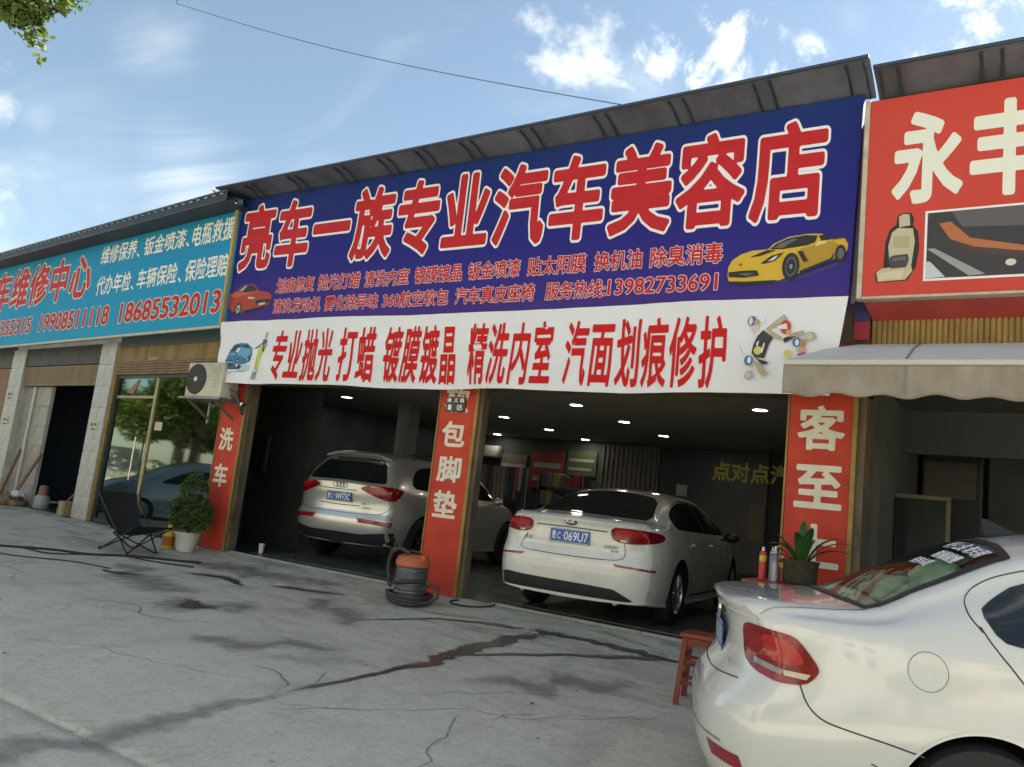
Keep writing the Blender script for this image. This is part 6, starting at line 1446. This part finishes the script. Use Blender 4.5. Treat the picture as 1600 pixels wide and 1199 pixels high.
for k in range(3):
    mb.tube([(vx+(.225+.012*k)*math.cos(R(a)), vy+(.225+.012*k)*math.sin(R(a)), gv+.03+.034*k+.012*math.sin(R(a*2))) for a in range(-150-20*k, 120+30*k, 12)], .021, 8)
mb.tube([(vx+.20,vy-.10,gv+.03),(vx+.30,vy-.06,gv+.05),(vx+.40,vy-.02,gv+.13),(vx+.38,vy,gv+.22),(vx+.28,vy-.01,gv+.24),(vx+.20,vy-.05,gv+.17)], .019, 8)
mb.tube([(vx+.18*math.cos(R(a)), vy+.195*math.sin(R(a)), gv+.235+.03*math.cos(R(a))) for a in range(-170, 10, 10)], .022, 8)
mb.build('hose', mat('hose_grey', (.035,.038,.045), .5, bump=.3, bscale=80), VC, smooth=True)
src = None
for a in (40, 140, 220, 320):
    if src is None: mb = MB(); mb.lathe([(.001,-.01),(.022,-.01),(.025,0),(.022,.01),(.001,.01)], (0,0,0), 12, axis='y'); src = mb.build('castor', M_rubber, VC, local=True); src.location = (vx+.15*math.cos(R(a))-VC.location.x, vy+.15*math.sin(R(a))-VC.location.y, .02)
    else: inst(src, VC, (vx+.15*math.cos(R(a))-VC.location.x, vy+.15*math.sin(R(a))-VC.location.y, .02))
P = [(-5.36,-.10),(-5.38,-.22),(-5.25,-.30),(-5.05,-.26),(-4.92,-.10),(-4.95,.02)]
hose('cable_loop', P, .010, M_rubber, 'black cable loop on the ground at the foot of the middle pillar', 'cable')

# ------------------------------------------------------------------ red wooden stools / table by the right pillar
def stool(x, y, rz, label):
    g = gz(y); t = thing('wooden_stool', label, 'stool', (x, y, g), rz, 'red painted wooden stools')
    mb = MB(); mb.box(-.17,.17,-.14,.14,.465,.50,b=.008); mb.build('seat', M_wood, t, local=True)
    for sx in (1,-1):
        for sy in (1,-1):
            mb = MB(); mb.bar((sx*.165,sy*.135,0), (sx*.135,sy*.105,.466), .036); mb.build('leg', M_wood, t, local=True)
    mb = MB()
    for z, k in ((.15,.0),(.30,.0)):
        f = .155-.03*z/.46; fy = .125-.03*z/.46
        mb.bar((-f,-fy,z),(f,-fy,z), .022); mb.bar((-f,fy,z),(f,fy,z), .022); mb.bar((-f,-fy,z+.04),(-f,fy,z+.04), .022); mb.bar((f,-fy,z+.04),(f,fy,z+.04), .022)
    mb.box(-.14,.14,-.117,-.100,.41,.463); mb.box(-.14,.14,.100,.117,.41,.463)
    mb.build('rung', M_wood, t, local=True); return t
stool(-1.98, -1.66, R(8), 'red wooden stool half hidden behind the near white car')
g = gz(-.6); TB = thing('wooden_table', 'low red wooden table that carries the cans and the fibre plant pot', 'table', (-1.65, -.60, g))
mb = MB(); mb.box(-2.00, -1.28, -.82, -.32, g+.765, g+.80, b=.006); mb.build('table_top', M_wood, TB)
for x in (-1.95, -1.33):
    for y in (-.77, -.37): mb = MB(); mb.box(x-.02, x+.02, y-.02, y+.02, g+.0, g+.766); mb.build('leg', M_wood, TB)
tz = g+.80
FP = thing('potted_orchid', 'strappy leaved plant in a dark fibre pot beside the spray cans', 'potted plant', (-1.60, -.50, tz))
mb = MB(); pr = [(.001,0),(.115,0),(.125,.01)]
for i in range(10): pr.append((.13+.012*i/9+(.004 if i % 2 else 0), .02+.15*i/9))
pr += [(.150,.185),(.150,.20),(.13,.20),(.125,.18),(.001,.175)]
mb.lathe(pr, (-1.60,-.50,tz), 30); mb.build('pot', mat('fibre_pot', (.055,.050,.025), .9, bump=.5, bscale=50, var=.4, vscale=20), FP, smooth=30)
def strap(mb, base, az, ln, up, w, bend):
    vs = []; fs = []; n = 10; d = Vector((math.cos(az), math.sin(az), 0)); s = Vector((-d.y, d.x, 0)); p = Vector(base); ang = up
    for i in range(n+1):
        t = i/n; ww = w*(.55+.6*math.sin(min(1, t*1.15)*math.pi*.85))*(1 if t < .85 else (1-t)/.15+.05)
        vs += [tuple(p-s*ww+Vector((0,0,ww*.3))), tuple(p), tuple(p+s*ww+Vector((0,0,ww*.3)))]
        p = p + (d*math.cos(ang)+Vector((0,0,1))*math.sin(ang))*ln/n; ang -= bend/n
    for i in range(n):
        for k in (0,1): fs.append((3*i+k, 3*i+k+1, 3*i+k+4, 3*i+k+3))
    mb.add(vs, fs)
M_strap = mat('orchid_leaf', (.035,.115,.025), .35, var=.4, vscale=6)
for i, (az, ln, up, w, bend) in enumerate(((-10,.42,1.25,.020,1.2),(20,.46,1.1,.019,1.3),(-60,.40,1.35,.024,.8),(200,.36,1.3,.024,1.0),(175,.40,.9,.017,1.5),(150,.34,1.2,.02,1.4),(80,.34,1.3,.02,1.2),(-130,.36,1.15,.018,1.5),(-20,.48,.85,.016,1.3),(215,.30,.75,.015,1.6),(100,.42,1.45,.022,.5),(-90,.34,1.4,.023,.9))):
    mb = MB(); strap(mb, (-1.60+.05*math.cos(R(az)), -.50+.05*math.sin(R(az)), tz+.17), R(az), ln*.95, up, w*1.45, bend); mb.build('leaf', M_strap, FP, smooth=80)
def can(x, y, r, h, mats, label, nozzle=True):
    t = thing('spray_can', label, 'spray can', (x, y, tz), 0, 'cans standing beside the potted orchid')
    mb = MB(); mb.lathe([(.001,0),(r,0),(r,h*.88),(r*.75,h*.95),(r*.35,h*.97),(.001,h*.97)], (0,0,0), 20); mb.build('can_body', mats[0], t, local=True, smooth=40)
    mb = MB(); mb.lathe([(r+.0006,h*.60),(r+.001,h*.605),(r+.001,h*.80),(r+.0006,h*.805)], (0,0,0), 20); mb.build('label_band', mats[1], t, local=True, smooth=True)
    mb = MB(); mb.lathe([(.001,h*.96),(r*.45,h*.96),(r*.4,h*1.08),(.001,h*1.10)], (0,0,0), 12)
    if nozzle: mb.tube([(0,0,h*1.07),(r*1.0,0,h*1.11)], r*.18, 6)
    mb.build('nozzle', M_ltrw, t, local=True, smooth=40)
canr = mat('can_red', (.55,.03,.03), .35); cany = mat('can_yellow', (.62,.48,.05), .4); cang = mat('can_grey', (.42,.43,.47), .35)
can(-1.905, -.55, .030, .25, (canr, cany), 'red spray can with a yellow band, leftmost on the table', False)
can(-1.845, -.47, .024, .26, (cang, cang), 'slim grey spray can right behind the red one')
can(-1.80, -.56, .024, .265, (cang, mat('can_blue', (.25,.28,.45), .4)), 'slim blue grey can with a bent nozzle')
can(-1.755, -.49, .030, .20, (mat('can_brown', (.22,.05,.02), .4), cany), 'short brown can with a yellow top beside the plant pot', False)
cup = MB(); cup.lathe([(.001,.005),(.030,.005),(.042,.13),(.045,.135),(.042,.137),(.028,.012)], (-9.30,.42,.012), 20); tag(cup.build('paper_cup', mat('cup_white', (.70,.72,.72), .5), smooth=40), 'white paper cup standing on the floor of the left bay', 'cup')

# ------------------------------------------------------------------ things at the garage door on the left (positions along the wing wall)
def wp(s, d, z=0.0):
    a = R(6); return Vector((-9.9-s*math.cos(a)-d*math.sin(a), s*math.sin(a)-d*math.cos(a), z))
p = wp(4.80, .02); mb = MB(); mb.box(p.x-.11, p.x+.11, p.y-.10, p.y+.12, 0, .26, b=.004); mb.box(p.x-.02, p.x+.02, p.y-.104, p.y-.10, .0, .26, 1); tag(mb.build('cardboard_box', [mat('cardboard', (.32,.23,.12), .8, var=.2), mat('tape', (.42,.36,.24), .4)]), 'small brown cardboard box at the foot of the pale pillar', 'box')
p = wp(7.2, .12)
mb = MB(); rnd = random.Random(8)
bm = bmesh.new(); bmesh.ops.create_icosphere(bm, subdivisions=4, radius=1)
for v in bm.verts: n = 1+.35*noise.noise(v.co*2.3)+.12*noise.noise(v.co*7); v.co = Vector((v.co.x*.42*n, v.co.y*.25*n, max(-.02, v.co.z)*.20*n))
mb.addbm(bm, 0, Matrix.Translation((p.x, p.y, .0))); bm.free(); tag(mb.build('debris_heap', mat('debris_brown', (.26,.17,.10), .9, var=.6, vscale=9, dark=(.10,.07,.05)), smooth=30), 'heap of brown sacking and scrap at the left garage door', 'debris heap')
p = wp(6.85, .10); mb = MB(); bm = bmesh.new(); bmesh.ops.create_icosphere(bm, subdivisions=3, radius=1)
for v in bm.verts: n = 1+.4*noise.noise(v.co*2.9+Vector((4,0,0))); v.co = Vector((v.co.x*.15*n, v.co.y*.12*n, v.co.z*.07*n+.22))
mb.addbm(bm, 0, Matrix.Translation(p)); bm.free(); tag(mb.build('plastic_bag', mat('bag_white', (.62,.62,.60), .5), smooth=True), 'crumpled white plastic bag lying on the brown debris heap', 'bag')
JG = thing('oil_jug', 'squat jug with a pale body and dull red neck in the garage doorway', 'jug', tuple(wp(6.32, -.15)))
p = wp(6.32, -.15); mb = MB(); mb.lathe([(.001,0),(.13,0),(.14,.02),(.14,.20),(.10,.26),(.001,.26)], p, 20); mb.build('jug_body', mat('jug_grey', (.30,.34,.30), .4), JG, smooth=40)
mb = MB(); mb.lathe([(.001,.26),(.09,.26),(.085,.42),(.05,.45),(.001,.45)], p, 16); mb.build('jug_neck', mat('jug_red', (.25,.10,.08), .5), JG, smooth=40)
for s, d, l, lb, off in ((7.0,.08,1.05,'thin wooden stick leaning left on the recessed wall of the garage',.42),(7.55,.10,1.1,'short reddish plank leaning on the wall left of the stick',-.08)):
    a = wp(s, d+.10, .03); b = wp(s-off, -.08, l); mb = MB(); mb.bar(a, b, .035, h=.05); tag(mb.build('leaning_plank', mat('raw_wood', (.22,.12,.06), .7)), lb, 'plank')
a = wp(5.7,-.2,.02); b = wp(4.95,-.6,.95); mb = MB(); mb.bar(a, b, .03); tag(mb.build('leaning_plank', mat('grey_wood', (.16,.15,.14), .8)), 'grey pole leaning inside the dark garage doorway', 'pole')
CB = wp(5.35,-1.3); mb = MB(); mb.box(CB.x-.55, CB.x+.45, CB.y-.1, CB.y+.5, .0, .95, b=.01); mb.box(CB.x-.6, CB.x+.5, CB.y-.14, CB.y+.54, .952, .99, b=.004); tag(mb.build('work_bench', mat('bench_dark', (.05,.045,.045), .7, var=.3)), 'dark work bench inside the left garage', 'bench')

# overhead cable from the eave up to the left, with the stay at its top
mb = MB(); A = Vector((-3.62,-.66,5.36)); B = Vector((-11.98,-.80,8.66)); Cc = Vector((-10.0,-1.5,9.3))
pts = [A.lerp(B, t)+Vector((0,0,-.14*math.sin(t*math.pi))) for t in [i/24 for i in range(25)]]
mb.tube(pts, .006, 5); mb.tube([B, Cc, Cc+Vector((9,-2,3.0))], .006, 5); tag(mb.build('overhead_cable', mat('cable_grey', (.10,.12,.15), .6), smooth=True), 'thin overhead cable rising from the eave to the upper left', 'cable')
mb = MB(); mb.tube([(-12.0,-.8,-.05),(-12.0,-.8,8.8)], .05, 8) if 0 else None

# ------------------------------------------------------------------ street trees (one reaches into the top left corner)
M_bark = mat('street_bark', (.13,.11,.085), .95, var=.4, vscale=6, bump=.8, bscale=12)
M_leaf = foliage('street_leaves', (.030,.070,.012), (.16,.22,.045), .45)
def tree(x, y, label, seed, h=4.2, first=None, limbs=None, n=9000, sz=.17):
    g = gz(y); t = thing('street_tree', label, 'tree', (x, y, g), 0, 'street trees along the road')
    rnd = random.Random(seed); mb = MB(); mb.tube([(x,y,g-.1),(x+.04,y,g+1.2),(x-.05,y+.05,g+2.4),(x,y,g+h)], [.20,.16,.14,.10], 12); mb.build('trunk', M_bark, t, smooth=True)
    clumps = []; lm = MB(); tips = limbs or [(x+rnd.uniform(1.0,1.9)*math.cos(a), y+rnd.uniform(1.0,1.9)*math.sin(a), g+h+rnd.uniform(-.2,2.0)) for a in [k*2*math.pi/8+rnd.random()*.5 for k in range(8)]] + [(x, y, g+h+2.1)]
    for tp in tips:
        tp = Vector(tp); base = Vector((x, y, g+h*rnd.uniform(.62,.98))); mid = base.lerp(tp, .5)+Vector((0,0,.25)); lm.tube([base, mid, tp], [.07,.045,.015], 6)
        r = rnd.uniform(.75, 1.05); clumps.append((tuple(tp), (r, r, r*.7)))
    lm.build('limb', M_bark, t, smooth=True); o = leaf_cloud('crown', t, clumps, n, sz, M_leaf, seed, .4); return t
T0 = tree(-8.9, -6.9, 'street tree whose leafy branch hangs into the top left corner', 3, 4.4, limbs=[(-7.9,-5.75,5.55),(-8.6,-5.9,6.3),(-9.9,-6.5,6.3),(-9.2,-7.9,6.2),(-10.0,-8.0,5.4),(-8.4,-7.8,6.4),(-9.1,-6.9,7.1)], n=9000, sz=.15)
# the twig with leaves in the corner of the view
tw = MB(); tw.tube([(-8.2,-6.0,5.35),(-7.3,-5.35,5.0),(-6.75,-4.92,4.70),(-6.55,-4.78,4.62)], [.03,.018,.010,.004], 6); tw.tube([(-6.95,-5.05,4.80),(-6.80,-4.88,4.45),(-6.74,-4.82,4.30)], [.010,.007,.003], 5); tw.tube([(-7.05,-5.1,4.84),(-6.72,-4.80,4.83),(-6.48,-4.68,4.76)], [.009,.006,.003], 5)
tw.build('twig', M_bark, T0, smooth=True)
leaf_cloud('twig_leaves', T0, [((-6.98,-5.02,4.72),(.26,.20,.17)),((-6.80,-4.93,4.66),(.15,.13,.16)),((-6.62,-4.80,4.77),(.15,.12,.10)),((-6.83,-4.90,4.50),(.10,.08,.10)),((-7.15,-5.15,4.80),(.25,.2,.2)),((-6.43,-4.66,4.74),(.05,.05,.04))], 1700, .085, M_leaf, 12, .2)
leaf_cloud('twig_leaves', T0, [((-6.80,-4.86,4.40),(.085,.07,.07)),((-6.72,-4.80,4.42),(.06,.06,.06)),((-6.76,-4.83,4.27),(.07,.05,.04)),((-6.9,-4.95,4.52),(.12,.1,.09))], 120, .065, M_leaf, 14, .1)
def tree_copy(src, x, y, rz, label):
    c = copy_tree(src); c.location = (x, y, gz(y)); c.rotation_euler = (0,0,rz); c['label'] = label; return c
T1 = tree(-26.0, -9.4, 'street tree far to the left of the shops, seen only in the door glass', 9, 3.0, n=9000, sz=.2)
tree_copy(T1, -31.5, -8.2, 1.3, 'second street tree far left, beyond the first one'); tree_copy(T1, -21.5, -12.5, 2.6, 'street tree across the road from the left repair shop')
tree_copy(T1, -36.5, -10.5, 4.0, 'third street tree far left beside the white van'); tree_copy(T1, -43.5, -14.5, 5.0, 'last street tree in the row far to the left')
tree_copy(T1, -13.0, -17.5, .7, 'tree on the far pavement opposite the blue signboard'); tree_copy(T1, -2.0, -17.8, 3.3, 'tree on the far pavement straight behind the viewpoint'); tree_copy(T1, 8.5, -17.3, 5.5, 'tree on the far pavement behind the red signboard side')

tree_copy(T1, -24.0, -5.6, 2.0, 'street tree nearest the left end of the shops'); tree_copy(T1, -29.0, -12.5, .4, 'street tree across the road beyond the white van'); tree_copy(T1, -34.5, -5.2, 3.3, 'street tree at the forecourt edge beyond the left shops'); tree_copy(T1, -40.0, -7.5, 1.1, 'street tree at the far left kerb'); tree_copy(T1, -48.0, -9.0, 2.2, 'most distant street tree on the near kerb')
H = thing('reflection_hedge', 'unseen hedge added far to the left to green the door glass reflection', 'hedge', (-36, -9.9, gz(-9.9)))  # made up, out of view, to cover pale ground in the door glass reflection
leaf_cloud('foliage', H, [((-25-3.2*k, -9.9, gz(-9.9)+.75), (2.0, .55, .85)) for k in range(9)], 9000, .2, M_leafd, 31)
mb = MB()
for k in range(9): mb.tube([(-25-3.2*k,-9.9,gz(-9.9)-.05),(-25-3.2*k,-9.9,gz(-9.9)+.9)], .04, 6)
mb.build('stem', M_bark, H)
# road and far side (behind the viewpoint; they light and reflect)
zr = gz(-12)
mb = MB(); mb.add([(-300,-15.5,zr+.004),(300,-15.5,zr+.004),(300,-10.5,zr+.006),(-300,-10.5,zr+.006)], [(0,1,2,3)]); struct(mb.build('road', mat('asphalt', (.10,.10,.098), .85, var=.2, vscale=3, bump=.3, bscale=50)))
mb = MB()
for i in range(-30, 20): mb.box(i*6, i*6+3, -13.06, -12.94, zr+.005, zr+.0095)
mb.build('lane_marking', mat('road_paint', (.65,.65,.62), .7), bpy.data.objects['road'])
mb = MB(); mb.box(-300, 300, -15.72, -15.5, zr-.05, zr+.14); struct(mb.build('kerb', M_curb))
mb = MB(); mb.box(-300, 300, -21, -15.72, zr-.05, zr+.135); struct(mb.build('pavement', M_conc))
def block(x0, x1, h, label, col):
    t = thing('street_building', label, 'building', ((x0+x1)/2, -21.2, zr), 0, 'buildings across the road')
    mb = MB(); mb.box(x0, x1, -31, -21.2, zr, h); mb.build('wall', mat('facade_%d' % int(col[0]*100), col, .8, var=.15), t)
    src = None
    for f in range(int((h-3)/3)):
        n = int((x1-x0)/3.2)
        for i in range(n):
            if src is None:
                mb = MB(); mb.box(-.8,.8,-.04,.03,0,1.5); src = mb.build('window', M_winglass, t, local=True); src.location = (x0+1.8+i*3.2-t.location.x, 0, 4.2-zr+f*3)
            else: inst(src, t, (x0+1.8+i*3.2-t.location.x, 0, 4.2-zr+f*3))
    mb = MB(); mb.box(x0+.5, x1-.5, -21.25, -21.19, zr+.1, 2.6); mb.build('shop_front', mat('shop_front_grey', (.22,.22,.22), .5), t)
block(-46, -28, 11, 'pale four storey building across the road far left', (.26,.27,.24)); block(-27, -9, 9, 'cream block across the road behind the viewpoint', (.55,.50,.42)); block(-8, 10, 12, 'grey block across the road behind the viewpoint on the right', (.42,.42,.42)); block(11, 30, 9.5, 'low buff block across the road at the right end', (.48,.42,.34))
# cars that show in the door glass
def street_car(x, y, rz, paint, label, hgt=1.0, name='parked_car', cat='car'):
    S = dict(S3); r = thing(name, label, cat, (x, y, gz(y)), rz)
    bm = car_surface(S); sk = Skin(bm); me = bpy.data.meshes.new('body'); bm.to_mesh(me); me.materials.append(paint); bm.free(); b = bpy.data.objects.new('body', me); C.objects.link(b); b.parent = r
    for p in me.polygons: p.use_smooth = True
    for sg in (1, -1):
        sk.patch([(1.22,0,1.00),(1.50,0,1.20),(1.85,0,1.31),(2.3,0,1.33),(2.7,0,1.30),(3.36,0,.99),(3.2,0,.965),(1.28,0,.98)], (0,-sg,0), .004, 'side_window', M_winglass, r, 1, .1)
        for wx in (S['xr'], S['xr']+S['wb']): wheel_parts(r, wx, sg*(S['W']/2-.09), S['rw'], sg, M_alloy, 7)
    sk.patch([(x_, y_, 0) for x_, y_ in WIN], (0,0,-1), .004, 'rear_window', M_winglass, r, 0, .1)
    return r
street_car(-18.2, -5.6, R(97), mat('silver_blue_paint', (.45,.50,.54), .3, metal=.4, coat=.8), 'silver blue saloon parked nose in, far left outside the view')
VN = thing('white_van', 'white van parked at the roadside far to the left', 'van', (-29.0, -6.2, gz(-6.2)))
mb = MB(); z = gz(-6.2); VN.location.x = -29.0; mb.prism([(-31.2,z+.35),(-26.9,z+.35),(-26.8,z+.9),(-27.5,z+1.15),(-28.2,z+1.95),(-31.1,z+2.0)], -7.0, -5.4); mb.build('body', M_wpaint, VN)
mb = MB(); mb.prism([(-30.9,z+1.25),(-27.8,z+1.25),(-28.35,z+1.8),(-30.9,z+1.8)], -5.40+.003, -5.39); mb.prism([(-30.9,z+1.25),(-27.8,z+1.25),(-28.35,z+1.8),(-30.9,z+1.8)], -7.01, -7.003); mb.build('window', M_winglass, VN)
for wx in (-30.4, -27.6):
    for wy in (-5.5, -6.9): mb = MB(); mb.lathe([(.001,-.1),(.30,-.1),(.31,0),(.30,.1),(.001,.1)], (wx, wy, z+.31), 20, axis='y'); mb.build('wheel', M_rubber, VN)
VN.location.x -= 8.0; VN.location.y -= 1.5
